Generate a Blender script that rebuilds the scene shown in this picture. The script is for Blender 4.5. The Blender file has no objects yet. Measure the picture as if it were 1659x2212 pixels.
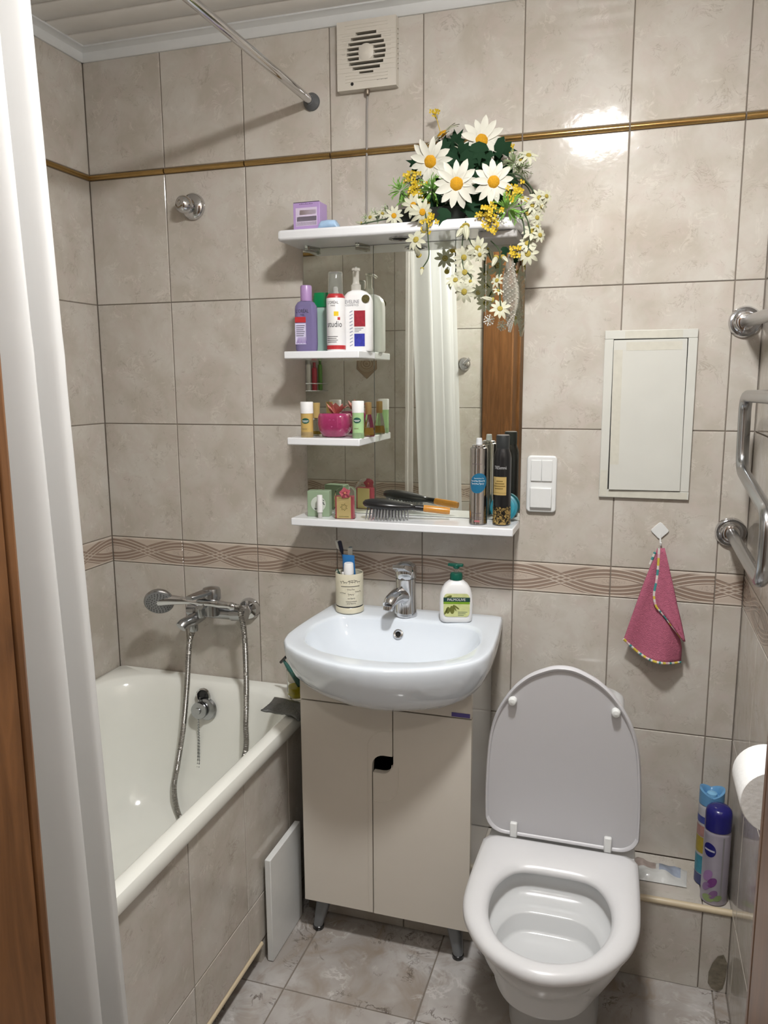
import bpy, bmesh, math, random
from mathutils import Matrix, Vector
random.seed(7)
S = bpy.context.scene
C = S.collection
R = math.radians
# ------------------------------------------------------------------ camera
CAM = Vector((1.53109, -2.05309, 1.474725))
YAW, PITCH, ROLL, FPX = R(17.3178), R(-9.48574), R(-0.30517), 1700.64
_f = Vector((-math.sin(YAW)*math.cos(PITCH), math.cos(YAW)*math.cos(PITCH), math.sin(PITCH)))
_r0 = Vector((math.cos(YAW), math.sin(YAW), 0)); _u0 = _r0.cross(_f)
_r = _r0*math.cos(ROLL) + _u0*math.sin(ROLL); _u = _u0*math.cos(ROLL) - _r0*math.sin(ROLL)
cd = bpy.data.cameras.new('camera'); cam = bpy.data.objects.new('camera', cd); C.objects.link(cam)
cd.sensor_fit = 'HORIZONTAL'; cd.sensor_width = 36; cd.lens = 36*FPX/1659; cd.clip_start = 0.02
mw = Matrix((( _r.x, _u.x, -_f.x, CAM.x), (_r.y, _u.y, -_f.y, CAM.y), (_r.z, _u.z, -_f.z, CAM.z), (0, 0, 0, 1)))
cam.matrix_world = mw
S.camera = cam
# ------------------------------------------------------------------ world, exposure
W = bpy.data.worlds.new('world'); S.world = W; W.use_nodes = True
W.node_tree.nodes['Background'].inputs[0].default_value = (1.0, 0.93, 0.84, 1)
W.node_tree.nodes['Background'].inputs[1].default_value = 0.10
S.view_settings.view_transform = 'Standard'; S.view_settings.look = 'None'
S.view_settings.gamma = 1; S.view_settings.use_curve_mapping = False
S.view_settings.exposure = 0.2
LAMP = (1.38, -1.06); LAMP_E = 325.0; HALL = (1.42, -2.42); HALL_FILL_E = 36.0  # hall values place and power the added fill light

def P(px, py, ax, v):
    """photo pixel -> point on the plane where coordinate ax equals v"""
    d = _r*((px-829.5)/FPX) - _u*((py-1106)/FPX) + _f
    t = (v-CAM[ax])/d[ax]
    return CAM + d*t
# ------------------------------------------------------------------ mesh helpers
class MB:
    def __init__(s): s.v = []; s.f = []
    def add(s, vs, fs, tf=None):
        n = len(s.v)
        s.v += [tuple(tf @ Vector(p)) if tf else tuple(p) for p in vs]
        s.f += [tuple(i+n for i in q) for q in fs]
        return s
    def box(s, x0, x1, y0, y1, z0, z1, tf=None):
        vs = [(x0,y0,z0),(x1,y0,z0),(x1,y1,z0),(x0,y1,z0),(x0,y0,z1),(x1,y0,z1),(x1,y1,z1),(x0,y1,z1)]
        return s.add(vs, [(3,2,1,0),(4,5,6,7),(0,1,5,4),(1,2,6,5),(2,3,7,6),(3,0,4,7)], tf)
    def loft(s, rings, cap0=True, cap1=True, closed=True, tf=None):
        n = len(rings[0]); vs = [p for r in rings for p in r]; fs = []
        for k in range(len(rings)-1):
            for i in range(n if closed else n-1):
                j = (i+1) % n
                fs.append((k*n+i, k*n+j, (k+1)*n+j, (k+1)*n+i))
        if cap0: fs.append(tuple(reversed(range(n))))
        if cap1: fs.append(tuple((len(rings)-1)*n+i for i in range(n)))
        return s.add(vs, fs, tf)
    def lathe(s, prof, c=(0,0,0), n=28, tf=None, sx=1, sy=1, cap=True):
        rings = [[(c[0]+sx*r*math.cos(2*math.pi*i/n), c[1]+sy*r*math.sin(2*math.pi*i/n), c[2]+z) for i in range(n)] for r, z in prof]
        return s.loft(rings, cap and prof[0][0] > 1e-5, cap and prof[-1][0] > 1e-5, True, tf)
    def prism(s, out, z0, z1, tf=None):
        return s.loft([[(x, y, z0) for x, y in out], [(x, y, z1) for x, y in out]], tf=tf)
    def tube(s, path, r, n=10, cap=True):
        path = [Vector(p) for p in path]; m = len(path)
        rr = r if isinstance(r, (list, tuple)) else [r]*m
        t0 = (path[1]-path[0]).normalized()
        a = t0.orthogonal().normalized(); rings = []
        for k in range(m):
            t = (path[min(k+1, m-1)]-path[max(k-1, 0)]).normalized()
            a = (a - t*a.dot(t)).normalized(); b = t.cross(a)
            rings.append([tuple(path[k]+(a*math.cos(2*math.pi*i/n)+b*math.sin(2*math.pi*i/n))*rr[k]) for i in range(n)])
        return s.loft(rings, cap, cap)
    def sphere(s, c, r, n=12, m=8, sc=(1,1,1), tf=None):
        prof = [(math.sin(math.pi*k/m), -math.cos(math.pi*k/m)) for k in range(m+1)]
        vs = [(c[0], c[1], c[2]-r*sc[2])]; fs = []
        for k in range(1, m):
            for i in range(n):
                t = 2*math.pi*i/n
                vs.append((c[0]+r*sc[0]*prof[k][0]*math.cos(t), c[1]+r*sc[1]*prof[k][0]*math.sin(t), c[2]+r*sc[2]*prof[k][1]))
        vs.append((c[0], c[1], c[2]+r*sc[2])); L = len(vs)-1
        for i in range(n):
            j = (i+1) % n
            fs.append((0, 1+j, 1+i)); fs.append((L, L-n+i, L-n+j))
            for k in range(m-2): fs.append((1+k*n+i, 1+k*n+j, 1+(k+1)*n+j, 1+(k+1)*n+i))
        return s.add(vs, fs, tf)
def smooth_path(pts, k=8):
    pts = [Vector(p) for p in pts]; out = []
    q = [pts[0]*2-pts[1]] + pts + [pts[-1]*2-pts[-2]]
    for i in range(1, len(q)-2):
        for j in range(k):
            t = j/k
            out.append(0.5*((2*q[i]) + (q[i+1]-q[i-1])*t + (2*q[i-1]-5*q[i]+4*q[i+1]-q[i+2])*t*t + (3*q[i]-q[i-1]-3*q[i+1]+q[i+2])*t**3))
    out.append(pts[-1]); return out
def closed_smooth(pts, k=6):
    n = len(pts); out = []
    for i in range(n):
        a, b, c, d = [Vector((*pts[(i+o-1) % n], 0)) for o in range(4)]
        for j in range(k):
            t = j/k
            p = 0.5*((2*b)+(c-a)*t+(2*a-5*b+4*c-d)*t*t+(3*b-a-3*c+d)*t**3); out.append((p.x, p.y))
    return out
def rrect(x0, x1, y0, y1, r, n=6):
    o = []
    for cx, cy, a in ((x1-r, y1-r, 0), (x0+r, y1-r, 90), (x0+r, y0+r, 180), (x1-r, y0+r, 270)):
        for k in range(n+1):
            t = R(a+90*k/n); o.append((cx+r*math.cos(t), cy+r*math.sin(t)))
    return o
def polar(poly, c, N):
    """resample a star-shaped outline at N equal angles about c"""
    out = []
    for k in range(N):
        a = 2*math.pi*k/N; dx, dy = math.cos(a), math.sin(a); best = 0
        for i in range(len(poly)):
            (x1, y1), (x2, y2) = poly[i], poly[(i+1) % len(poly)]
            ex, ey = x2-x1, y2-y1; den = dx*ey-dy*ex
            if abs(den) < 1e-12: continue
            t = ((x1-c[0])*ey-(y1-c[1])*ex)/den; u = ((x1-c[0])*dy-(y1-c[1])*dx)/den
            if -1e-9 <= u <= 1+1e-9 and t > best: best = t
        out.append((c[0]+dx*best, c[1]+dy*best))
    return out
def mesh_of(name, mb, mat, sharp=38):
    me = bpy.data.meshes.new(name); me.from_pydata(mb.v, [], mb.f)
    bm = bmesh.new(); bm.from_mesh(me); bmesh.ops.recalc_face_normals(bm, faces=bm.faces); bm.to_mesh(me); bm.free()
    me.polygons.foreach_set('use_smooth', [True]*len(me.polygons)); me.set_sharp_from_angle(angle=R(sharp))
    me.materials.append(mat); me.update(); return me
WL = {}          # world offset of things that are empties
def build(name, mb, mat, parent=None, bev=0, sub=0, seg=2, sharp=38):
    o = bpy.data.objects.new(name, mesh_of(name, mb, mat, sharp)); C.objects.link(o)
    if parent:
        o.parent = parent; o.matrix_parent_inverse = Matrix.Translation(-WL.get(parent.name, Vector((0, 0, 0))))
    if bev:
        m = o.modifiers.new('bevel', 'BEVEL'); m.width = bev; m.segments = seg; m.limit_method = 'ANGLE'; m.angle_limit = R(40)
    if sub:
        m = o.modifiers.new('subsurf', 'SUBSURF'); m.levels = sub; m.render_levels = sub
    return o
def tag(o, label=None, cat=None, group=None, kind=None):
    if label: o['label'] = label
    if cat: o['category'] = cat
    if group: o['group'] = group
    if kind: o['kind'] = kind
    return o
def thing(name, label, cat, loc, group=None):
    o = bpy.data.objects.new(name, None); C.objects.link(o); o.location = loc; o.empty_display_size = .02
    WL[o.name] = Vector(loc); return tag(o, label, cat, group)
def txt(body, size, extr=0.0):
    """flat lettering as (verts, faces), centred on the origin in the xy plane"""
    c = bpy.data.curves.new('t', 'FONT'); c.body = body; c.size = size; c.align_x = 'CENTER'; c.align_y = 'CENTER'; c.resolution_u = 2
    o = bpy.data.objects.new('t', c); C.objects.link(o)
    me = bpy.data.meshes.new_from_object(o.evaluated_get(bpy.context.evaluated_depsgraph_get()))
    vs = [tuple(v.co) for v in me.vertices]; fs = [tuple(p.vertices) for p in me.polygons]
    bpy.data.objects.remove(o); bpy.data.curves.remove(c); bpy.data.meshes.remove(me); return vs, fs
def txt_plane(mb, body, size, org, ux=(1,0,0), uz=(0,0,1), sx=1.0, shear=0):
    vs, fs = txt(body, size); ux = Vector(ux); uz = Vector(uz); org = Vector(org)
    mb.add([tuple(org+ux*((x+shear*y)*sx)+uz*y) for x, y, z in vs], fs); return mb
def txt_cyl(mb, body, size, c, r, a, z, sx=1.0, shear=0):
    vs, fs = txt(body, size)
    mb.add([(c[0]+r*math.sin(a+(x+shear*y)*sx/r), c[1]-r*math.cos(a+(x+shear*y)*sx/r), z+y) for x, y, zz in vs], fs); return mb
def cyl_patch(mb, c, r, a0, a1, z0, z1, n=12):
    vs = []
    for k in range(n+1):
        a = a0+(a1-a0)*k/n
        vs += [(c[0]+r*math.sin(a), c[1]-r*math.cos(a), z0), (c[0]+r*math.sin(a), c[1]-r*math.cos(a), z1)]
    return mb.add(vs, [(2*k, 2*k+2, 2*k+3, 2*k+1) for k in range(n)])
def cyl_oval(mb, c, r, a, z, w, h, n=24, shear=0):
    vs = [(c[0]+r*math.sin(a), c[1]-r*math.cos(a), z)]
    for j in (1, 2, 3):
        for k in range(n):
            t = 2*math.pi*k/n; x = w*math.cos(t)*j/3; y = h*math.sin(t)*j/3
            vs.append((c[0]+r*math.sin(a+(x+shear*y)/r), c[1]-r*math.cos(a+(x+shear*y)/r), z+y))
    fs = [(0, 1+k, 1+(k+1) % n) for k in range(n)]
    for j in (0, 1): fs += [(1+j*n+k, 1+(j+1)*n+k, 1+(j+1)*n+(k+1) % n, 1+j*n+(k+1) % n) for k in range(n)]
    return mb.add(vs, fs)
# ------------------------------------------------------------------ materials
def mat(name, col, rough=.5, metal=0, **k):
    m = bpy.data.materials.new(name); m.use_nodes = True; nt = m.node_tree; b = nt.nodes['Principled BSDF']
    b.inputs['Base Color'].default_value = (*col, 1); b.inputs['Roughness'].default_value = rough; b.inputs['Metallic'].default_value = metal
    if 'trans' in k: b.inputs['Transmission Weight'].default_value = k['trans']
    if 'ior' in k: b.inputs['IOR'].default_value = k['ior']
    if 'coat' in k: b.inputs['Coat Weight'].default_value = k['coat']
    if 'alpha' in k: b.inputs['Alpha'].default_value = k['alpha']
    if 'sss' in k:
        b.inputs['Subsurface Weight'].default_value = k['sss']; b.inputs['Subsurface Radius'].default_value = (.01, .01, .01)
    tc = nt.nodes.new('ShaderNodeTexCoord'); nz = nt.nodes.new('ShaderNodeTexNoise'); nz.inputs['Scale'].default_value = k.get('ns', 30)
    nt.links.new(tc.outputs['Object'], nz.inputs['Vector'])
    if k.get('var', .04):
        mx = nt.nodes.new('ShaderNodeMix'); mx.data_type = 'RGBA'; v = k.get('var', .04)
        mx.inputs['A'].default_value = (*[c*(1-v) for c in col], 1); mx.inputs['B'].default_value = (*[min(1, c*(1+v)) for c in col], 1)
        nt.links.new(nz.outputs['Fac'], mx.inputs['Factor']); nt.links.new(mx.outputs['Result'], b.inputs['Base Color'])
    if 'bump' in k:
        bp = nt.nodes.new('ShaderNodeBump'); bp.inputs['Strength'].default_value = k['bump']; bp.inputs['Distance'].default_value = k.get('bd', .002)
        n2 = nt.nodes.new('ShaderNodeTexNoise'); n2.inputs['Scale'].default_value = k.get('bs', 40); n2.inputs['Detail'].default_value = 3
        nt.links.new(tc.outputs['Object'], n2.inputs['Vector'])
        nt.links.new(n2.outputs['Fac'], bp.inputs['Height']); nt.links.new(bp.outputs['Normal'], b.inputs['Normal'])
    return m
class NT:
    """tiny node-building helper"""
    def __init__(s, m): s.t = m.node_tree; s.b = s.t.nodes['Principled BSDF']
    def n(s, t, **k):
        x = s.t.nodes.new(t)
        for a, v in k.items(): setattr(x, a, v)
        return x
    def l(s, a, b): s.t.links.new(a, b)
    def math(s, op, a, b=None, c=None):
        x = s.n('ShaderNodeMath', operation=op)
        for i, v in enumerate((a, b, c)):
            if v is None: continue
            if isinstance(v, (int, float)): x.inputs[i].default_value = v
            else: s.l(v, x.inputs[i])
        return x.outputs[0]
    def mix(s, fac, a, b):
        x = s.n('ShaderNodeMix', data_type='RGBA')
        for nm, v in (('Factor', fac), ('A', a), ('B', b)):
            if isinstance(v, (int, float)): x.inputs[nm].default_value = v
            elif isinstance(v, tuple): x.inputs[nm].default_value = (*v, 1)
            else: s.l(v, x.inputs[nm])
        return x.outputs['Result']
    def noise(s, vec, sc, det=3, rough=.5, dist=0):
        x = s.n('ShaderNodeTexNoise'); x.inputs['Scale'].default_value = sc; x.inputs['Detail'].default_value = det
        x.inputs['Roughness'].default_value = rough; x.inputs['Distortion'].default_value = dist; s.l(vec, x.inputs['Vector']); return x.outputs['Fac']
    def ramp(s, fac, a, b):
        x = s.n('ShaderNodeMapRange'); x.inputs['From Min'].default_value = a; x.inputs['From Max'].default_value = b; s.l(fac, x.inputs['Value']); return x.outputs['Result']
    def coords(s, rnd=7.0):
        tc = s.n('ShaderNodeTexCoord'); oi = s.n('ShaderNodeObjectInfo'); va = s.n('ShaderNodeVectorMath', operation='ADD')
        m = s.math('MULTIPLY', oi.outputs['Random'], rnd); s.l(tc.outputs['Object'], va.inputs[0]); s.l(m, va.inputs[1]); return va.outputs[0], tc.outputs['Object'], oi.outputs['Random']
def tile_mat(name, c0, c1, c2, vein, rough=.1, sc=7, bump=.12, veins=.5, warm=.55):
    m = mat(name, c0, rough, var=0); N = NT(m); v, o, rn = N.coords()
    a = N.ramp(N.noise(v, sc, 4, .55, .4), .38, .62); b = N.ramp(N.noise(v, sc*2.3, 5, .6, 1.0), .46, .66)
    col = N.mix(a, c0, c1); col = N.mix(N.math('MULTIPLY', b, warm), col, c2)
    # short scratch-like veins, dark with a pale side
    for s_, k, cc in ((sc*1.7, .026, vein), (sc*2.6, .020, vein), (sc*2.1, .05, tuple(min(1, q*1.22) for q in c1))):
        w = N.noise(v, s_, 5, .60, 2.4); line = N.ramp(N.math('ABSOLUTE', N.math('SUBTRACT', w, .5)), k, .0)
        msk = N.ramp(N.noise(v, s_*1.15, 2, .5, .6), .56, .66)
        col = N.mix(N.math('MULTIPLY', N.math('MULTIPLY', line, msk), veins), col, cc)
    tint = N.ramp(rn, 0, 1); hs = N.n('ShaderNodeHueSaturation'); N.l(col, hs.inputs['Color']); N.l(N.math('MULTIPLY_ADD', tint, .06, .97), hs.inputs['Value'])
    N.l(hs.outputs[0], N.b.inputs['Base Color'])
    bp = N.n('ShaderNodeBump'); bp.inputs['Strength'].default_value = bump; bp.inputs['Distance'].default_value = .004
    h = N.math('ADD', N.noise(v, 14, 2), N.math('MULTIPLY', N.noise(v, 48, 3), .30)); N.l(h, bp.inputs['Height']); N.l(bp.outputs[0], N.b.inputs['Normal'])
    return m
M_tile = tile_mat('wall_tile_glaze', (.470, .430, .370), (.560, .530, .480), (.530, .465, .425), (.28, .23, .185), .10, 8, .20, .45)
M_floor = tile_mat('floor_tile_glaze', (.33, .30, .275), (.50, .48, .465), (.27, .215, .165), (.07, .05, .037), .13, 3.6, .06, .8, .75)
M_grout = mat('grout', (.20, .17, .14), .9, ns=60)
M_border = mat('border_tile_glaze', (.5, .45, .4), .15, var=0)
def _border():
    N = NT(M_border); v, o, rn = N.coords(); sp = N.n('ShaderNodeSeparateXYZ'); N.l(o, sp.inputs[0])
    x, z = sp.outputs['X'], sp.outputs['Z']
    sn = N.math('MULTIPLY', N.math('SINE', N.math('MULTIPLY', x, math.pi/.25)), .0262)
    fac = None; hh = None
    for sg in (1, -1):
        d = N.math('SUBTRACT', z, N.math('MULTIPLY', sn, sg))
        ins = N.ramp(N.math('ABSOLUTE', d), .0170, .0158)
        st = N.ramp(N.math('SINE', N.math('MULTIPLY', d, 2*math.pi/.0098)), -.75, -.15)
        k = N.math('MULTIPLY', ins, st)
        fac = k if fac is None else N.math('MULTIPLY', fac, k)
        if sg == 1: s1, i1 = k, ins
        else: s2, i2 = k, ins
    both = N.math('MULTIPLY', i1, i2)
    one = N.math('MAXIMUM', s1, s2)
    band = N.math('ADD', N.math('MULTIPLY', one, N.math('SUBTRACT', 1, both)), N.math('MULTIPLY', N.math('MULTIPLY', s1, s2), both))
    # soft sprig inside the oval at each end of the tile, pale margin above and below
    ax = N.math('SUBTRACT', .125, N.math('ABSOLUTE', x)); el = N.math('ADD', N.math('POWER', N.math('DIVIDE', ax, .042), 2), N.math('POWER', N.math('DIVIDE', z, .0085), 2))
    sprig = N.math('MULTIPLY', N.ramp(el, 1.1, .6), N.ramp(N.noise(v, 130, 2, .5, 2), .48, .62))
    base = N.mix(N.ramp(N.noise(v, 9), .35, .65), (.54, .46, .385), (.60, .53, .46))
    inner = N.ramp(N.math('ABSOLUTE', z), .0345, .0325)
    base = N.mix(N.math('MULTIPLY', inner, .5), base, (.46, .37, .30))
    col = N.mix(N.math('MULTIPLY', N.math('MULTIPLY', band, inner), .9), base, (.27, .195, .150)); col = N.mix(N.math('MULTIPLY', sprig, .5), col, (.30, .24, .21))
    N.l(col, N.b.inputs['Base Color'])
    bp = N.n('ShaderNodeBump'); bp.inputs['Strength'].default_value = .5; bp.inputs['Distance'].default_value = .0015; bp.invert = True
    N.l(band, bp.inputs['Height']); N.l(bp.outputs[0], N.b.inputs['Normal'])
_border()
M_gold = mat('gilt_glaze', (.42, .27, .10), .16, .85, ns=50, var=.12)
M_white = mat('white_plastic', (.72, .73, .72), .3)
M_ceil = mat('ceiling_panel_pvc', (.76, .745, .715), .35)
M_ceildark = mat('panel_groove', (.16, .15, .14), .8)
M_corn = mat('cornice_pvc', (.66, .675, .675), .4)
M_chrome = mat('chrome', (.62, .62, .63), .08, 1, ns=8, var=.03)
M_chrome2 = mat('brushed_chrome', (.42, .43, .44), .22, 1)
M_steel = mat('hose_steel', (.34, .325, .30), .34, 1)
M_ceramic = mat('sanitary_ceramic', (.72, .775, .84), .07, coat=.3, var=.01)
M_ceramic2 = mat('toilet_ceramic', (.62, .63, .635), .2, var=.01)
M_enamel = mat('bath_enamel', (.84, .845, .79), .10, coat=.3, var=.012)
M_seat = mat('toilet_plastic', (.68, .68, .69), .28, var=.01)
M_lid = mat('toilet_lid_plastic', (.56, .555, .575), .38, var=.01)
M_cab = mat('vanity_lacquer', (.66, .615, .545), .25, var=.012)
M_cabside = mat('vanity_side_laminate', (.62, .62, .60), .12, var=.01)
M_shelf = mat('shelf_laminate', (.80, .815, .84), .12, coat=.3, var=.01)
M_wood = mat('door_wood', (.30, .13, .045), .35, var=0)
def _wood():
    N = NT(M_wood); v, o, rn = N.coords(); mp = N.n('ShaderNodeMapping'); mp.inputs['Scale'].default_value = (14, 14, 1.2); N.l(v, mp.inputs['Vector'])
    N.l(N.mix(N.ramp(N.noise(mp.outputs[0], 3, 5, .6, 1.5), .35, .7), (.105, .042, .012), (.20, .085, .028)), N.b.inputs['Base Color'])
_wood()
M_mirror = mat('mirror_glass', (.86, .885, .81), .012, 1, var=0)
M_edge = mat('mirror_edge', (.10, .12, .10), .3)
M_black = mat('black_plastic', (.012, .012, .013), .25)
M_dark = mat('dark_void', (.01, .009, .008), .9)
M_green = mat('bottle_cap_green', (.0, .20, .06), .35)
M_glassy = mat('clear_plastic', (.86, .88, .86), .05, trans=.92, ior=1.2, var=0)
# ================================================================== STRUCTURE
XR, YF, ZC = 1.815, -1.52, 2.40
OX0, OX1, OZ = 1.027, 1.627, 2.02        # door opening
_tm = {}
def tile_mesh(w, h, m, d=.007, ch=.0014, name='tile'):
    k = (round(w, 4), round(h, 4), m.name)
    if k not in _tm:
        a, b = w/2, h/2; c, e = a-ch, b-ch
        vs = [(-a, d, -b), (a, d, -b), (a, d, b), (-a, d, b), (-a, .0011, -b), (a, .0011, -b), (a, .0011, b), (-a, .0011, b), (-c, 0, -e), (c, 0, -e), (c, 0, e), (-c, 0, e)]
        fs = [(4, 5, 9, 8), (5, 6, 10, 9), (6, 7, 11, 10), (7, 4, 8, 11), (8, 9, 10, 11)] + [(i, (i+1) % 4, (i+1) % 4+4, i+4) for i in range(4)]
        mb = MB().add(vs, fs); me = bpy.data.meshes.new(name); me.from_pydata(mb.v, [], mb.f); me.materials.append(m); _tm[k] = me
    return _tm[k]
ROT = {'-y': 0, '+x': R(90), '+y': R(180), '-x': R(-90)}
G = .0026
def put_tile(parent, me, loc, rot, name='tile'):
    o = bpy.data.objects.new(name, me); C.objects.link(o); o.parent = parent
    o.matrix_parent_inverse = Matrix.Translation(-WL.get(parent.name, Vector((0, 0, 0))))
    o.location = loc; o.rotation_euler = rot; return o
def field(parent, side, plane, us, zs, m=M_tile, skip=lambda u0, u1, z0, z1: False, name='tile'):
    for u0, u1 in us:
        for z0, z1 in zs:
            if u1-u0 < .012 or skip(u0, u1, z0, z1): continue
            me = tile_mesh(u1-u0-G, z1-z0-G, m, name=name); uc, zc = (u0+u1)/2, (z0+z1)/2
            j = random.uniform(-.0004, .0004)
            loc = (uc, plane+j, zc) if side in ('-y', '+y') else (plane+j, uc, zc)
            put_tile(parent, me, loc, (0, 0, ROT[side]), name)
ROWS = [(.57, .92), (1.0, 1.35), (1.35, 1.70), (1.70, 2.05), (2.066, 2.385)]
LOW = [(.22, .57)]; BORD = [(.92, 1.0)]
def cols(a, b, s=.25):
    o = []; x = a
    while x < b-1e-6: o.append((x, min(x+s, b))); x += s
    return o
def ycols():  # from the back corner towards the door
    o = []; y = 0
    while y > YF+1e-6: o.append((max(y-.25, YF), y)); y -= .25
    return o
def slab(name, x0, x1, y0, y1, z0, z1, m=M_grout):
    return tag(build(name, MB().box(x0, x1, y0, y1, z0, z1), m), kind='structure')
wb = slab('wall_back', -.1, XR+.1, .0022, .12, 0, ZC+.05)
wl = slab('wall_left', -.12, -.0022, YF-.12, .0022, 0, ZC+.05)
wr = slab('wall_right', XR+.0022, XR+.12, YF-.12, .0022, 0, ZC+.05)
wfm = MB().box(-.1, OX0-.02, YF-.12, YF-.0022, 0, ZC+.05).box(OX1+.02, XR+.0022, YF-.12, YF-.0022, 0, ZC+.05).box(OX0-.02, OX1+.02, YF-.12, YF-.0022, OZ+.02, ZC+.05)
wf = tag(build('wall_front', wfm, M_grout), kind='structure')
XB = cols(0, XR)
field(wb, '-y', 0, XB, ROWS); field(wb, '-y', 0, XB, BORD, M_border, name='border_tile')
field(wb, '-y', 0, [c for c in XB if c[0] > .7], LOW)
field(wl, '+x', 0, ycols(), ROWS); field(wl, '+x', 0, ycols(), BORD, M_border, name='border_tile')
field(wr, '-x', XR, ycols(), ROWS+LOW+[(0.0, .22)]); field(wr, '-x', XR, ycols(), BORD, M_border, name='border_tile')
XF = cols(-.02, .89); XF[0] = (0, .23); XF = [(a, min(b, OX0-.135)) for a, b in XF]
XF2 = [(OX1+.135, XR)]
field(wf, '+y', YF, XF+XF2, ROWS+LOW+[(0, .22)]); field(wf, '+y', YF, XF+XF2, BORD, M_border, name='border_tile')
field(wf, '+y', YF, cols(OX0-.135, OX1+.135), [(OZ+.135, 2.385)])
# gilt pencil trim on every wall, one piece per tile
def pencil(parent, side, plane, us):
    for u0, u1 in us:
        if u1-u0 < .012: continue
        L = u1-u0-.004; k = ('pencil', round(L, 4))
        if k not in _tm:
            prof = [(.004, -.0072), (-.001, -.0072), (-.0045, -.0055), (-.0064, -.0025), (-.0064, .0025), (-.0045, .0055), (-.001, .0072), (.004, .0072)]
            mb = MB().loft([[(x, y, z) for y, z in prof] for x in (-L/2, L/2)]); _tm[k] = mesh_of('gilt_trim', mb, M_gold, 60)
        uc = (u0+u1)/2; loc = (uc, plane, 2.058) if side in ('-y', '+y') else (plane, uc, 2.058)
        put_tile(parent, _tm[k], loc, (0, 0, ROT[side]), 'gilt_trim')
pencil(wb, '-y', 0, XB); pencil(wl, '+x', 0, ycols()); pencil(wr, '-x', XR, ycols()); pencil(wf, '+y', YF, [c for c in XF])
# floor
fl = slab('floor', -.1, XR+.1, YF-.0, .1, -.1, -.0022)
def xj(a, lo, hi, s):
    k = math.floor((lo-a)/s); o = []; 
    while a+k*s < hi:
        o.append((max(lo, a+k*s), min(hi, a+(k+1)*s))); k += 1
    return o
for x0, x1 in xj(.778, .56, XR, .335):
    for y0, y1 in xj(-.488, YF, -.1, .335):
        if x1-x0 < .02 or y1-y0 < .02: continue
        put_tile(fl, tile_mesh(x1-x0-.003, y1-y0-.003, M_floor, name='floor_tile'), ((x0+x1)/2, (y0+y1)/2, random.uniform(-.0003, .0003)), (R(-90), 0, 0), 'floor_tile')
# ceiling of PVC slats running along the back wall
ce = slab('ceiling', -.1, XR+.1, YF-.12, .1, ZC+.008, ZC+.06, M_ceildark)
y = -.012; k = 0
smesh = None
while y > YF:
    if smesh is None:
        pr = [(0, .008), (0, .002), (-.003, 0), (-.079, 0), (-.082, .002), (-.082, .008)]
        smesh = mesh_of('slat', MB().loft([[(x, a, b) for a, b in pr] for x in (0, XR)]), M_ceil, 60)
    o = bpy.data.objects.new('slat', smesh); C.objects.link(o); o.parent = ce; o.location = (0, y, ZC)
    y -= .0865
def cornice(name, a, b, axis):
    pr = [(0, -.034), (.006, -.034), (.010, -.030), (.013, -.012), (.022, -.006), (.030, -.004), (.030, .004), (0, .004)]
    rings = []
    for e in (a, b):
        if axis == 'back': rings.append([(e+(d if e == a else -d)*0, -d, ZC+z) for d, z in pr])
        if axis == 'left': rings.append([(d, e, ZC+z) for d, z in pr])
        if axis == 'right': rings.append([(XR-d, e, ZC+z) for d, z in pr])
        if axis == 'front': rings.append([(e, YF+d, ZC+z) for d, z in pr])
    tag(build(name, MB().loft(rings), M_corn), kind='structure')
cornice('trim_1', 0, XR, 'back'); cornice('trim_2', YF, 0, 'left'); cornice('trim_3', YF, 0, 'right'); cornice('trim_4', 0, XR, 'front')
# door frame, open door leaf and the hallway behind the photographer
df = tag(build('door_frame', MB().box(OX0-.02, OX0, YF-.13, YF-.002, 0, OZ).box(OX1, OX1+.02, YF-.13, YF-.002, 0, OZ).box(OX0-.02, OX1+.02, YF-.13, YF-.002, OZ, OZ+.02), M_wood), 'brown wooden door frame around the bathroom doorway', 'door frame')
for nm, b in (('casing', (OX0-.135, OX0+.0, YF-.002, YF+.014, 0, OZ+.13)), ('casing', (OX1-.0, OX1+.135, YF-.002, YF+.014, 0, OZ+.13)), ('casing', (OX0, OX1, YF-.002, YF+.014, OZ, OZ+.13))):
    build(nm, MB().box(*b), M_wood, df, bev=.005)
dl = thing('door_leaf', 'brown wooden bathroom door standing open into the hallway', 'door', (1.0, -1.66, 0))
build('panel', MB().box(1.0, 1.038, -2.26, -1.662, .01, OZ-.01), M_wood, dl, bev=.003)
hm = MB()
for z in (.95, 1.0): hm.tube([(1.038, -2.19, z), (1.085, -2.19, z)], .008)
hm.tube([(1.085, -2.19, 1.0), (1.085, -2.07, 1.0)], .009)
build('handle', hm, M_chrome2, dl)
M_hall = mat('hall_plaster', (.55, .52, .47), .8)
M_hallfl = mat('hall_floor', (.22, .14, .08), .5)
slab('wall_hall', .2, 2.6, -3.1, -3.0, 0, 2.5, M_hall); slab('wall_hall_side', .1, .2, -3.1, -1.64, 0, 2.5, M_hall); slab('wall_hall_end', 2.6, 2.7, -3.1, -1.64, 0, 2.5, M_hall)
slab('floor_hall', .1, 2.7, -3.1, YF, -.1, -.001, M_hallfl); slab('ceiling_hall', .1, 2.7, -3.1, -1.64, 2.5, 2.6, M_hall)
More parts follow.
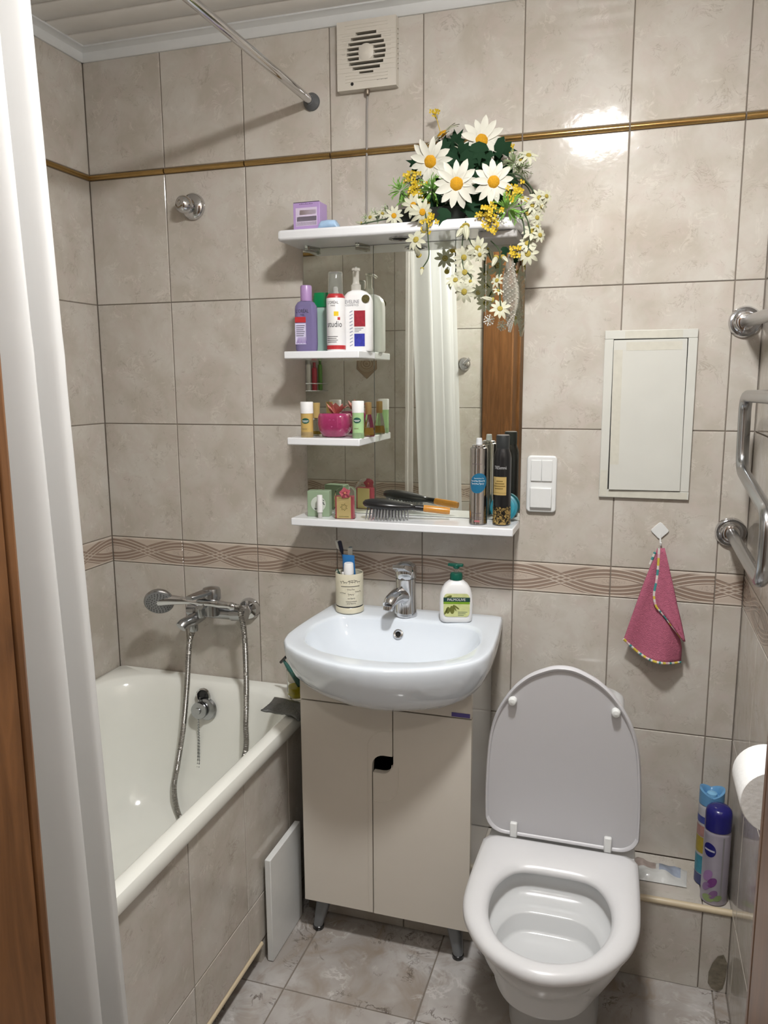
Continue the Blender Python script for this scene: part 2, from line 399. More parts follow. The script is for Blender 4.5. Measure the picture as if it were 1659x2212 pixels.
# ceiling lamp that lights the room
lt = thing('ceiling_lamp', 'round flush ceiling lamp with white glass', 'lamp', (LAMP[0], LAMP[1], ZC))
build('base_ring', MB().lathe([(.098, 0), (.098, -.045), (.094, -.050), (.086, -.050), (.086, 0)], (LAMP[0], LAMP[1], ZC), 40), M_white, lt)
M_lampglass = mat('lamp_glass', (.9, .9, .9), .4, var=0)
M_lampglass.node_tree.nodes['Principled BSDF'].inputs['Emission Color'].default_value = (1, .995, .985, 1)
M_lampglass.node_tree.nodes['Principled BSDF'].inputs['Emission Strength'].default_value = LAMP_E
build('diffuser', MB().lathe([(.0855, -.050), (.084, -.060), (.070, -.068), (.040, -.074), (0, -.076)], (LAMP[0], LAMP[1], ZC), 40), M_lampglass, lt)
# added unseen fill light in the hallway, brightening the room through the open door
hl = thing('hall_fill_light', 'unseen round fill light added on the hallway ceiling outside the bathroom', 'lamp', (HALL[0], HALL[1], 2.5))
build('base_ring', MB().lathe([(.15, 0), (.15, -.02), (.14, -.025), (.13, -.025), (.13, 0)], (HALL[0], HALL[1], 2.5), 40), M_white, hl)
M_hallfill = mat('hall_fill_glow', (.9, .9, .9), .4, var=0)
M_hallfill.node_tree.nodes['Principled BSDF'].inputs['Emission Color'].default_value = (1, .96, .90, 1)
M_hallfill.node_tree.nodes['Principled BSDF'].inputs['Emission Strength'].default_value = HALL_FILL_E
build('diffuser', MB().lathe([(.13, -.02), (.12, -.045), (.08, -.065), (0, -.075)], (HALL[0], HALL[1], 2.5), 40), M_hallfill, hl)

# ledge boxing in the pipes along the back wall
lg = thing('pipe_ledge', 'low tiled ledge with cream edging along the back wall', 'ledge', (1.26, -.1, 0))
build('core', MB().box(.72, XR, -.188, .0022, 0, .213), M_grout, lg)
for u0, u1 in [c for c in XB if c[1] > .8]:
    u0 = max(u0, .72)
    put_tile(lg, tile_mesh(u1-u0-G, .206, M_tile), ((u0+u1)/2, -.191, .103), (0, 0, 0))
    put_tile(lg, tile_mesh(u1-u0-G, .182, M_tile), ((u0+u1)/2, -.092, .22), (R(-90), 0, 0))
M_cream = mat('cream_edging', (.62, .52, .36), .35)
build('edging', MB().tube([(.72, -.187, .214), (XR, -.187, .214)], .0085, 12), M_cream, lg)
_st = [(1.772, .020), (1.781, .010), (1.794, .006), (1.806, .012), (1.810, .040), (1.812, .085), (1.803, .104), (1.790, .098), (1.779, .078), (1.772, .050)]
build('damp_patch', MB().add([(x, -.1916-.0012*(k % 3), z) for k, (x, z) in enumerate(_st)]+[(1.793, -.195, .05)], [(k, (k+1) % 10, 10) for k in range(10)]), mat('damp_mortar', (.19, .165, .12), .35, ns=70, var=.5, bump=1, bs=90), lg)

# ================================================================== BATH
M_sk = M_tile
bt = thing('bathtub', 'white enamelled bathtub along the left wall', 'bathtub', (.35, -.75, 0))
def rr3(x0, x1, y0, y1, r, z, n=10): return [(x, y, z) for x, y in rrect(x0, x1, y0, y1, r, n)]
B0, B1 = YF+.004, -.002
rings = [rr3(.004, .690, B0, B1, .015, .540), rr3(.004, .703, B0, B1, .015, .540), rr3(.003, .706, B0, B1, .016, .548), rr3(.003, .706, B0, B1, .016, .566), rr3(.005, .702, B0, B1, .016, .576), rr3(.010, .694, B0+.004, B1-.004, .016, .580),
         rr3(.030, .675, B0+.04, -.042, .15, .580), rr3(.036, .668, B0+.05, -.050, .15, .576), rr3(.046, .656, B0+.07, -.062, .15, .560), rr3(.058, .642, B0+.10, -.074, .15, .52),
         rr3(.075, .622, B0+.16, -.088, .15, .42), rr3(.095, .600, B0+.22, -.108, .15, .30), rr3(.12, .575, B0+.27, -.14, .14, .22), rr3(.16, .535, B0+.32, -.19, .14, .185), rr3(.22, .48, B0+.40, -.26, .11, .178)]
build('shell', MB().loft(rings, False, True), M_enamel, bt)
# overflow fitting with plug on a bead chain
ov = build('overflow', MB().lathe([(0, 0), (.021, 0), (.021, .003), (.017, .003), (.016, -.004), (0, -.004)], tf=Matrix.Translation((.347, -.079, .546)) @ Matrix.Rotation(R(86), 4, 'X'), n=24), M_black, bt)
build('ring', MB().lathe([(.0195, .0), (.024, .0), (.024, .004), (.0195, .005)], tf=Matrix.Translation((.347, -.080, .546)) @ Matrix.Rotation(R(86), 4, 'X'), n=28, cap=False), M_chrome, ov)
build('cover_plate', MB().lathe([(0, 0), (.034, 0), (.035, .004), (.031, .010), (.012, .013), (0, .0135)], tf=Matrix.Translation((.356, -.081, .507)) @ Matrix.Rotation(R(84), 4, 'X'), n=32), M_chrome2, bt)
pl = build('plug', MB().lathe([(0, 0), (.024, 0), (.026, .005), (.024, .012), (.010, .013), (.009, .018), (0, .018)], tf=Matrix.Translation((.343, -.097, .507)) @ Matrix.Rotation(R(82), 4, 'X'), n=28), M_chrome2, bt)
ch = MB(); pts = smooth_path([(.338, -.100, .485), (.336, -.099, .40), (.333, -.104, .30), (.329, -.112, .252), (.324, -.115, .245), (.320, -.112, .252), (.326, -.104, .30), (.331, -.097, .40), (.335, -.096, .49), (.343, -.094, .545)], 10)
L = 0; last = pts[0]; ch.sphere(last, .0026, 6, 4)
for a, b in zip(pts, pts[1:]):
    L += (b-a).length
    if L > .0062: ch.sphere(b, .0026, 6, 4); L = 0
build('bead_chain', ch.tube(pts, .0009, 5), M_chrome2, pl)
# tiled skirt
sk = thing('bath_skirt', 'beige tiled skirt closing the side of the bathtub', 'bath panel', (.69, -.75, 0))
build('core', MB().box(.66, .6868, YF+.004, -.003, .056, .538), M_grout, sk)
build('plinth', MB().box(.62, .6868, -.425, -.003, 0, .056), M_tile, sk)
yy = [-.24, -.49, -.74, -.99, -1.24, YF+.004]; a = -.003
for b in yy:
    for z0, z1 in ((.19, .538), (.062, .19)):
        put_tile(sk, tile_mesh(a-b-G, z1-z0-G, M_sk), (.690, (a+b)/2, (z0+z1)/2), (0, 0, R(90)))
    a = b
build('edging', MB().tube([(.6885, -.425, .056), (.6885, YF+.01, .056)], .0065, 10), M_cream, sk)
tag(build('access_board', MB().box(.700, .716, -.415, -.225, .002, .285), M_white, bev=.0015), 'white board leaning against the tiled bath skirt', 'board')
# shower rail and curtain
rd = thing('shower_rail', 'chrome shower curtain rail fixed to the back wall', 'rail', (.70, -.005, 2.193))
build('rod', MB().tube([(.70, -.005, 2.193), (.69, YF+.004, 2.189)], .0105, 16), M_chrome, rd)
M_rubber = mat('grey_rubber', (.10, .105, .11), .5)
build('wall_cup', MB().lathe([(0, 0), (.022, 0), (.022, .006), (.014, .016), (.012, .020), (0, .020)], tf=Matrix.Translation((.70, -.0005, 2.193)) @ Matrix.Rotation(R(90), 4, 'X'), n=28), M_rubber, rd)
M_curt = mat('curtain_fabric', (.735, .735, .73), .4, var=.02)
def _curt(m, tr, clear):
    N = NT(m); t = N.n('ShaderNodeBsdfTranslucent'); t.inputs[0].default_value = (.80, .80, .795, 1); mx = N.n('ShaderNodeMixShader'); mx.inputs[0].default_value = tr
    out = [n for n in N.t.nodes if n.type == 'OUTPUT_MATERIAL'][0]
    N.l(N.b.outputs[0], mx.inputs[1]); N.l(t.outputs[0], mx.inputs[2]); last = mx.outputs[0]
    if clear:
        tp = N.n('ShaderNodeBsdfTransparent'); m2 = N.n('ShaderNodeMixShader'); m2.inputs[0].default_value = clear; N.l(last, m2.inputs[1]); N.l(tp.outputs[0], m2.inputs[2]); last = m2.outputs[0]
    N.l(last, out.inputs[0])
    bp = N.n('ShaderNodeBump'); bp.inputs['Strength'].default_value = .25; bp.inputs['Distance'].default_value = .002; tc = N.n('ShaderNodeTexCoord')
    mp = N.n('ShaderNodeMapping'); mp.inputs['Scale'].default_value = (30, 30, 6); N.l(tc.outputs['Object'], mp.inputs[0]); N.l(N.noise(mp.outputs[0], 1, 4), bp.inputs['Height']); N.l(bp.outputs[0], N.b.inputs['Normal'])
_curt(M_curt, .4, 0)
ct = thing('shower_curtain', 'white shower curtain gathered at the doorway end of the rail', 'curtain', (.70, -1.27, 2.17))
def sheet(path, z0, z1, nz, slant, amp, seed, drift=0):
    rnd = random.Random(seed); pp = smooth_path([(x, y, 0) for x, y in path], 6); n = len(pp); vs = []
    ph = [rnd.uniform(0, 6.28) for _ in range(6)]
    for j in range(nz+1):
        t = j/nz; z = z1+(z0-z1)*t
        for i, p in enumerate(pp):
            w = amp*(.35+.65*t)*(math.sin(i*.9+ph[0]+2.2*t)+.5*math.sin(i*.37+ph[1]+4*t))
            cr = .0016*math.exp(-((z-1.52)/.012)**2) + .0016*math.exp(-((z-1.36)/.010)**2) + .0012*math.exp(-((z-1.05)/.010)**2)
            vs.append((p.x+drift*t+w*.5+cr, p.y+slant*t+w*.35, z))
    fs = [(j*n+i, j*n+i+1, (j+1)*n+i+1, (j+1)*n+i) for j in range(nz) for i in range(n-1)]
    return MB().add(vs, fs)
folds = [(.668, -1.048), (.700, -1.060), (.735, -1.066), (.740, -1.085), (.690, -1.110), (.672, -1.128), (.735, -1.150), (.762, -1.165), (.742, -1.185), (.675, -1.210), (.670, -1.228), (.730, -1.250), (.775, -1.268), (.757, -1.29), (.690, -1.315), (.680, -1.335), (.735, -1.36), (.765, -1.38), (.74, -1.40), (.69, -1.43), (.72, -1.47), (.76, -1.49)]
folds = [(x, -1.082+(y+1.048)*.93) for x, y in folds]
build('cloth', sheet(folds, .10, 2.165, 60, -.012, .004, 3, .075), M_curt, ct, sharp=180)
M_liner = mat('clear_liner', (.80, .77, .74), .25, var=.02); _curt(M_liner, .3, .62)
build('liner', sheet([(.672, -1.035), (.682, -1.05), (.674, -1.065), (.690, -1.085), (.685, -1.11)], .62, 2.165, 40, .03, .003, 5), M_liner, ct, sharp=180)
for yk in (-1.06, -1.13, -1.20, -1.27, -1.34, -1.41, -1.48):
    xr = .70+(.01/1.52)*yk; zr = 2.193+(.004/1.52)*yk
    build('curtain_ring', MB().tube([(xr+.017*math.sin(t*math.pi/8), yk, zr-.006+.019*math.cos(t*math.pi/8)) for t in range(17)], .0018, 6), M_white, ct)
# ================================================================== MIRROR WITH SHELVES
ms = thing('mirror_shelf_unit', 'frameless wall mirror with white shelves and lamp canopy above the sink', 'mirror', (.967, -.01, 1.09))
for x0, x1 in ((.670, .8685), (.8700, 1.266)):
    g = build('mirror_panel', MB().box(x0, x1, -.012, -.008, 1.112, 1.8235), M_edge, ms)
    g.data.materials.append(M_mirror)
    for p in g.data.polygons:
        if p.normal.y < -.9: p.material_index = 1
build('backing_board', MB().box(.674, 1.262, -.008, -.0005, 1.10, 1.84), M_white, ms)
def shelf(x0, x1, y0, z0, z1): return build('shelf', MB().box(x0, x1, y0, -.0122, z0, z1), M_shelf, ms, bev=.0025)
shelf(.668, .873, -.148, 1.531, 1.550); shelf(.672, .873, -.150, 1.309, 1.328); shelf(.670, 1.266, -.134, 1.091, 1.111)
cpy = [(.655, -.0005), (.655, -.135), (.660, -.146), (.668, -.150), (1.15, -.150), (1.205, -.146), (1.245, -.128), (1.264, -.095), (1.270, -.05), (1.270, -.0005)]
cn = build('canopy', MB().prism(cpy, 1.8245, 1.850), M_shelf, ms, bev=.006, seg=3)
for sx in (.965, 1.19):
    sp = build('spotlight_ring', MB().lathe([(.030, 0), (.030, -.003), (.024, -.003), (.022, .002)], (sx, -.085, 1.8245), 28, cap=False), M_chrome2, cn)
build('lamp_lens', MB().lathe([(.0235, 0), (.0235, -.001), (0, -.0012)], (.965, -.085, 1.8247), 24), M_dark, cn)
M_grey = mat('grey_plastic', (.42, .41, .40), .4)
build('transformer_box', MB().box(1.165, 1.258, -.115, -.0125, 1.806, 1.8243), M_grey, cn, bev=.004)
for bx in (.70, .84): build('bracket', MB().prism([(bx-.02, -.0122), (bx+.02, -.0122), (bx+.004, -.06), (bx-.004, -.06)], 1.815, 1.8243), M_glassy, cn)

# ================================================================== VANITY
vn = thing('vanity_cabinet', 'cream two door vanity cabinet under the sink', 'cabinet', (.975, -.15, 0))
build('side_panel', MB().box(.754, .770, -.271, -.197, .102, .224).box(.754, .770, -.271, -.002, .224, .80), M_cabside, vn)
build('side_panel', MB().box(1.182, 1.198, -.271, -.197, .102, .224).box(1.182, 1.198, -.271, -.002, .224, .80), M_cabside, vn)
build('bottom_panel', MB().box(.770, 1.182, -.271, -.197, .104, .118), M_cabside, vn)
build('back_panel', MB().box(.770, 1.182, -.010, -.003, .224, .70), M_dark, vn)
fo_ = [(.753, .671), (1.199, .671), (1.199, .760), (1.190, .742), (1.172, .722), (1.135, .705), (1.08, .698), (.985, .696), (.89, .698), (.835, .705), (.795, .720), (.770, .742), (.753, .765)]
fr = build('fascia', MB().loft([[(x, yy_, z) for x, z in fo_] for yy_ in (-.290, -.272)]), M_cab, vn, bev=.0012)
build('maker_badge', MB().box(1.150, 1.195, -.2915, -.2895, .6735, .6835), mat('badge_violet', (.09, .07, .26), .3), fr)
ZB, ZT, XA, XD, rr = .497, .545, .947, 1.001, .030
tl = [(XA+rr-rr*math.cos(R(k*15)), ZT-rr+rr*math.sin(R(k*15))) for k in range(7)]      # rounded upper left of the grip hole
br = [(XD-rr+rr*math.sin(R(k*15)), ZB+rr-rr*math.cos(R(k*15))) for k in range(7)]      # rounded lower right
ld = [(.753, .102), (XA-.0015, .102), (XA-.0015, ZB)] + [(x-.0008, z) for x, z in tl] + [(XD-.0012, ZT), (XD-.0012, .668), (.753, .668)]
rdr = [(XA+.0012, .102), (1.199, .102), (1.199, .668), (XD+.0012, .668), (XD+.0012, ZT-.02)] + [(x+.0008, z) for x, z in reversed(br)] + [(XA+.0012, ZB)]
def door(o, nm='door'): return build(nm, MB().add([(x, -.290, z) for x, z in o]+[(x, -.272, z) for x, z in o], [tuple(range(len(o))), tuple(reversed([len(o)+i for i in range(len(o))]))]+[(i, (i+1) % len(o), (i+1) % len(o)+len(o), i+len(o)) for i in range(len(o))]), M_cab, vn, bev=.0012)
d1 = door(ld); d2 = door(rdr)
def bead(pts, par): build('moulded_line', MB().tube([(x, -.2902, z) for x, z in pts], .0011, 6), M_cab, par)
bead([(.934, .103), (.934, .56)] + [(.934+.052-.052*math.cos(R(k*15)), .56+.052*math.sin(R(k*15))) for k in range(7)] + [(.9995, .612)], d1)
bead([(.949, .420), (.965, .419)] + [(.965+.050*math.sin(R(k*15)), .469-.050*math.cos(R(k*15))) for k in range(7)] + [(1.016, .52)], d2)
bead([(.949, .4955), (.971, .4955)] + [(.971+.028*math.sin(R(k*15)), .4955+.028-.028*math.cos(R(k*15))) for k in range(7)], d2)
M_leg = mat('grey_leg', (.20, .21, .22), .35, .3)
for lx, dx in ((.800, -.022), (1.150, .016)):
    lgm = MB().loft([rr3(lx+dx-.013, lx+dx+.013, -.272, -.246, .012, .012, 5), rr3(lx+dx*.1-.021, lx+dx*.1+.021, -.268, -.226, .012, .1025, 5)])
    l_ = build('leg', lgm, M_leg, vn)
    build('foot', MB().lathe([(.0135, .0), (.015, .002), (.015, .010), (.012, .0125)], (lx+dx, -.259, 0), 20), M_black, l_)
# sink
sk_ = thing('wash_basin', 'white ceramic wash basin set on the vanity cabinet', 'sink', (.985, -.2, .70))
CX = .985
hw = [(0, .241), (-.05, .246), (-.15, .254), (-.24, .2585), (-.30, .2575), (-.345, .248), (-.385, .226), (-.42, .186), (-.448, .140), (-.468, .095), (-.481, .048), (-.486, 0)]
outl = [(CX-w, y-.002) for y, w in hw] + [(CX+w, y-.002) for y, w in reversed(hw[:-1])]
inn = closed_smooth([(.795, -.122), (.86, -.108), (.985, -.100), (1.11, -.108), (1.175, -.128), (1.201, -.19), (1.204, -.255), (1.18, -.335), (1.12, -.39), (1.05, -.414), (.985, -.420), (.92, -.414), (.85, -.39), (.79, -.335), (.766, -.255), (.769, -.19)], 5)
N_ = 112; c0 = (CX, -.25); po = polar(outl, c0, N_); pi_ = polar(inn, c0, N_)
def ring(p, k, z, dy=0, dx=0): return [(c0[0]+(x-c0[0])*k+dx, min(-.002, c0[1]+(y-c0[1])*k+dy), z) for x, y in p]
def mix(p, q, t, z, kz=0): return [(a[0]+(b[0]-a[0])*t, min(-.002, a[1]+(b[1]-a[1])*t), z) for a, b in zip(p, q)]
pb = polar(closed_smooth([(.84, -.06), (.985, -.05), (1.13, -.06), (1.15, -.17), (1.10, -.27), (.985, -.30), (.87, -.27), (.82, -.17)], 5), c0, N_)
srings = [[(x, min(y, -.002), .695) for x, y in pb], mix(pb, po, .28, .700), mix(pb, po, .52, .714), mix(pb, po, .72, .737), mix(pb, po, .87, .766), mix(pb, po, .955, .796), mix(pb, po, .99, .818), ring(po, 1.0, .832), ring(po, .9985, .840), ring(po, .991, .8455), ring(po, .978, .847),
          mix(po, pi_, .30, .8465), mix(po, pi_, .86, .846), mix(po, pi_, 1.0, .843), ring(pi_, .985, .837), ring(pi_, .955, .822), ring(pi_, .90, .800, -.003), ring(pi_, .80, .777, -.006), ring(pi_, .62, .758, -.008), ring(pi_, .40, .746, -.008), ring(pi_, .15, .740, -.008)]
build('bowl', MB().loft(srings), M_ceramic, sk_, sharp=60)
ovt = Matrix.Translation((.966, -.1155, .806)) @ Matrix.Rotation(R(65), 4, 'X')
ov2 = build('overflow_ring', MB().lathe([(.0075, .001), (.0075, .006), (.0105, .0075), (.0135, .006), (.014, 0)], tf=ovt, n=24, cap=False), M_chrome, sk_)
build('overflow_hole', MB().lathe([(.0078, .0022), (0, .0022)], tf=ovt, n=20, cap=False), M_dark, ov2)
# basin mixer tap
tp = thing('basin_tap', 'chrome single lever mixer tap on the wash basin', 'tap', (.972, -.066, .847))
tx, ty = .972, -.066
build('body', MB().lathe([(.031, .847), (.0315, .851), (.0295, .858), (.0280, .90), (.0270, .93), (.0275, .946), (.0275, .950)], (tx, ty, 0), 32), M_chrome, tp)
sp_ = [(tx-.002, ty-.008, .902), (tx-.012, ty-.032, .908), (tx-.022, ty-.060, .902), (tx-.026, ty-.076, .890)]
build('spout', MB().tube(smooth_path(sp_, 6), [.0235-.0075*min(1, k/16) for k in range(19)], 16), M_chrome, tp)
build('aerator', MB().lathe([(.0125, .0), (.0135, .003), (.0135, .012), (.011, .014)], tf=Matrix.Translation((tx-.0265, ty-.079, .877)) @ Matrix.Rotation(R(-18), 4, 'X'), n=20), M_chrome, tp)
lvt = Matrix.Translation((tx, ty, .950))
lv = MB().lathe([(.0265, 0), (.0292, .005), (.0295, .024), (.0265, .036), (.016, .043), (0, .045)], n=28, tf=lvt)
lv.loft([[(tx-w-.003*k, ty-.018-.012*k, .978+.005*k+h) for w, h in ((.023-.003*k, -.010+.002*k), (-.023+.003*k, -.010+.002*k), (-.023+.003*k, .010-.002*k), (.023-.003*k, .010-.002*k))] for k in (0, 1, 2, 2.5)])
build('lever', lv, M_chrome, tp, bev=.001)

# ================================================================== TOILET
to = thing('toilet', 'white close coupled toilet with its lid raised', 'toilet', (1.418, -.45, 0))
TX = 1.4175
def dshape(w, yb, yf, rb=.05, pinch=.985):
    """D outline: square-ish back with radius rb at yb, rounded front at yf"""
    L_ = yb-yf; o = []
    for k in range(7):
        t = R(15*k); o.append((w*pinch-rb+rb*math.sin(t), yb-rb+rb*math.cos(t)))
    for s_, q in ((.30, .998), (.45, 1.0), (.58, .985), (.70, .915), (.80, .79), (.88, .64), (.94, .46), (.98, .25), (.996, .115), (1, 0)): o.append((w*q, yb-L_*s_))
    o = [(p.x, p.y) for p in smooth_path([(x, y, 0) for x, y in o], 4)]
    full = [(TX+x, y) for x, y in o] + [(TX-x, y) for x, y in reversed(o[:-1])]
    return full
NT_ = 96; tc0 = (TX, -.56)
so = polar(dshape(.178, -.335, -.772, .03), tc0, NT_)
si = polar(closed_smooth([(TX-.075, -.455), (TX, -.447), (TX+.075, -.455), (TX+.112, -.505), (TX+.122, -.575), (TX+.108, -.645), (TX+.068, -.705), (TX, -.727), (TX-.068, -.705), (TX-.108, -.645), (TX-.122, -.575), (TX-.112, -.505)], 5), tc0, NT_)
def mx2(p, q, t, z): return [(a[0]+(b[0]-a[0])*t, a[1]+(b[1]-a[1])*t, z) for a, b in zip(p, q)]
SZ = .398
build('seat', MB().loft([mx2(so, si, .04, SZ), mx2(so, si, 0, SZ+.005), mx2(so, si, .03, SZ+.013), mx2(so, si, .15, SZ+.0195), mx2(so, si, .4, SZ+.023), mx2(so, si, .65, SZ+.0225), mx2(so, si, .85, SZ+.019), mx2(so, si, .97, SZ+.012), mx2(so, si, 1, SZ+.004), mx2(so, si, .97, SZ)], False, False), M_seat, to, sharp=180)
# bowl body
def el(w, yb, yf, z, rb=.05):
    return [(x, y, z) for x, y in polar(dshape(w, yb, yf, rb), (TX, (yb+yf)/2), NT_)]
bo = [el(.100, -.20, -.52, 0, .06), el(.102, -.20, -.525, .012, .06), el(.096, -.20, -.52, .03, .06), el(.090, -.20, -.505, .09, .06), el(.094, -.20, -.53, .15, .06), el(.118, -.20, -.60, .20, .06), el(.142, -.20, -.66, .25, .06), el(.160, -.20, -.715, .31, .06), el(.168, -.20, -.745, .36, .05), el(.170, -.20, -.752, .388, .05), el(.167, -.20, -.750, .3965, .05)]
def inr(k, dy, z): return [(x, y, z) for x, y in polar([(TX+(a-TX)*k, -.585+(b+.585)*k+dy) for a, b in si], (TX, -.585+dy), NT_)]
bi = [inr(k, dy, z) for k, dy, z in ((1.08, 0, .396), (1.11, 0, .382), (1.10, 0, .362), (1.04, -.003, .348))]
shelf_ = [inr(k, dy, z) for k, dy, z in ((.95, -.012, .342), (.885, -.024, .337), (.872, -.026, .333), (.862, -.027, .300), (.82, -.028, .293), (.45, -.028, .289), (.12, -.028, .288))]
build('bowl', MB().loft(bo+bi+shelf_), M_ceramic2, to, sharp=60)
# cistern behind the lid
ck = [[(x, y, z) for x, y in rrect(1.418-.112+e, 1.418+.124-e, -.205+e*.5, -.085-e*.3, .040, 8)] for z, e in ((.396, .01), (.42, .0), (.62, .0), (.670, -.003), (.683, -.006), (.694, -.006), (.704, .0), (.710, .012))]
build('cistern', MB().loft(ck), M_ceramic2, to, sharp=50)
# raised lid, built flat then tipped up about the hinge line
lo = [(x-TX, -y) for x, y in dshape(.178, 0, -.446, .045)]
lo = [(x*(1-.035*min(1, max(0, y-.05)/.2)-.07*max(0, (y-.10)/.34)**1.3), y) for x, y in lo]
tfl = Matrix.Translation((TX, -.328, .411)) @ Matrix.Rotation(R(90+5.5), 4, 'X')
def lring(k, z): return [(x*k, .2+(y-.2)*k, z) for x, y in lo]
# local z (after tipping) points to the back; front face carries a raised lip
lid = build('lid', MB().loft([lring(.955, -.002), lring(.965, .002), lring(.985, .003), lring(.998, -.001), lring(1.0, -.008), lring(.985, -.017), lring(.95, -.021)][::-1], tf=tfl), M_lid, to, sharp=50)
for bx, by in ((-.112, .352), (.112, .352)):
    build('bumper', MB().lathe([(.010, 0), (.010, .007), (.0075, .013), (0, .015)], (bx, by, -.002), 18, tf=tfl), M_white, lid)
for hx in (-.107, .107):
    build('hinge', MB().box(TX+hx-.0085, TX+hx+.0085, -.338, -.320, .410, .447), M_white, to, bev=.003)

# ================================================================== WALL FITTINGS
fn = thing('extractor_fan', 'square cream bathroom extractor fan under the ceiling', 'fan', (.858, -.012, 2.285))
fx0, fx1, fz0, fz1 = .780, .936, 2.203, 2.364
fc = MB(); FY = -.024; cxf, czf = .8575, 2.288; rf = .0515
def slotrow(z): return abs(z-czf) < rf
NS = 9; sl = []
# front plate made of full bars around the round slotted opening
zs = [fz0] ; h = 2*rf/(2*NS)
edges = [czf-rf+h*k+(.0014 if k % 2 else 0) for k in range(2*NS+1)]
fc.box(fx0, fx1, FY, 0, fz0, edges[0]); fc.box(fx0, fx1, FY, 0, edges[-1], fz1)
for k in range(2*NS):
    z0, z1 = edges[k], edges[k+1]; zc = (z0+z1)/2; half = math.sqrt(max(0, rf*rf-(zc-czf)**2))
    if k % 2 == 0:      # slot row: plate only outside the circle
        fc.box(fx0, cxf-half, FY, 0, z0, z1); fc.box(cxf+half, fx1, FY, 0, z0, z1)
        if abs(zc-czf) < .019: fc.box(cxf-.019, cxf+.019, FY, 0, z0, z1)
    else: fc.box(fx0, fx1, FY-.0008, -.010, z0, z1)
M_fan = mat('aged_cream_plastic', (.60, .565, .50), .4)
build('grille', fc, M_fan, fn)
build('back_void', MB().box(cxf-.05, cxf+.05, -.006, -.004, czf-.05, czf+.05), M_dark, fn)
build('motor_cap', MB().lathe([(0, .004), (.012, .0035), (.020, 0), (.0205, -.012)], tf=Matrix.Translation((cxf, FY-.001, czf)) @ Matrix.Rotation(R(90), 4, 'X'), n=28), M_fan, fn)
rb = MB()
for dz in (-.066, -.0585, -.051, .051, .0585, .066): rb.box(fx0+.022, fx1-.022, FY-.0012, FY, czf+dz-.0012, czf+dz+.0012)
for k in range(-4, 5):
    half = math.sqrt(rf*rf-(k*.0105)**2); rb.box(fx0+.014, cxf-half-.004, FY-.001, FY, czf+k*.0105-.0011, czf+k*.0105+.0011); rb.box(cxf+half+.004, fx1-.014, FY-.001, FY, czf+k*.0105-.0011, czf+k*.0105+.0011)
build('rib', rb, M_fan, fn)
build('indicator', MB().lathe([(.004, 0), (.004, .001), (0, .0012)], tf=Matrix.Translation((.820, FY, 2.2165)) @ Matrix.Rotation(R(90), 4, 'X'), n=14), M_dark, fn)
mk = MB()
for k in range(8): mk.box(.886+.0035*k, .8884+.0035*k, FY-.0006, FY, 2.2195+(.0004*(k % 3)), 2.2222)
build('lettering', mk, mat('grey_print', (.18, .17, .16), .6), fn)
build('pull_cord_socket', MB().lathe([(.006, .0), (.007, -.004), (.0055, -.011), (.003, -.013)], (.857, -.014, 2.203), 16), mat('tarnished_brass', (.22, .18, .14), .4, .6), fn)
tag(build('power_cable', MB().tube([(.8545, -.006, 2.192), (.852, -.0035, 2.16), (.848, -.003, 1.86)], .0026, 8), mat('grey_cable', (.27, .25, .23), .6)), 'thin grey cable running down from the fan to the shelf', 'cable')
# robe hook left of the mirror
def tfy(x, y, z): return Matrix.Translation((x, y, z)) @ Matrix.Rotation(R(90), 4, 'X')
hk = thing('shower_holder', 'round chrome hand shower holder on the tiles above the bath', 'holder', (.333, -.001, 1.957))
build('rose', MB().lathe([(0, 0), (.036, 0), (.036, .006), (.031, .014), (.018, .019), (0, .020)], tf=tfy(.338, -.001, 1.957), n=32), M_chrome, hk)
build('swivel', MB().lathe([(.013, 0), (.015, .008), (.023, .012), (.0235, .030), (.019, .037), (.008, .039), (0, .036)], tf=Matrix.Translation((.336, -.014, 1.954)) @ Matrix.Rotation(R(-24), 4, 'Z') @ Matrix.Rotation(R(82), 4, 'X'), n=24), M_chrome, hk)
# service hatch
M_hatch = mat('hatch_plastic', (.60, .60, .555), .35, var=.05, ns=12)
sh = thing('service_hatch', 'white plastic service hatch in the tiled wall', 'hatch', (1.569, -.005, 1.387))
fo = [(1.4625, 1.182), (1.676, 1.180), (1.676, 1.590), (1.4635, 1.593)]
hm = MB(); 
for b in ((1.463, 1.676, 1.571, 1.592), (1.463, 1.676, 1.181, 1.201), (1.463, 1.484, 1.201, 1.571), (1.655, 1.676, 1.201, 1.571)): hm.box(b[0], b[1], -.009, -.0005, b[2], b[3])
build('frame', hm, M_hatch, sh, bev=.0015)
tfd = Matrix.Translation((1.655, -.006, 1.386)) @ Matrix.Rotation(R(1.2), 4, 'Z') @ Matrix.Rotation(R(-.35), 4, 'Y')
build('door', MB().box(-.1695, -.0012, -.006, 0, -.1835, .1835, tf=tfd), M_hatch, sh, bev=.001)
build('gap', MB().box(1.484, 1.655, -.0016, -.0008, 1.201, 1.571), M_dark, sh)
M_tape = mat('yellowed_tape', (.58, .565, .49), .4, ns=60, var=.1)
for b in ((-.14, -.012, .158, .178), (-.169, -.148, -.12, .16)): build('tape', MB().box(b[0], b[1], -.0064, -.0058, b[2], b[3], tf=tfd), M_tape, sh)
for b in ((1.510, 1.642, 1.5725, 1.5905), (1.484, 1.672, 1.1825, 1.1985), (1.4645, 1.4825, 1.184, 1.25)): build('tape', MB().box(b[0], b[1], -.0095, -.0089, b[2], b[3]), M_tape, sh)
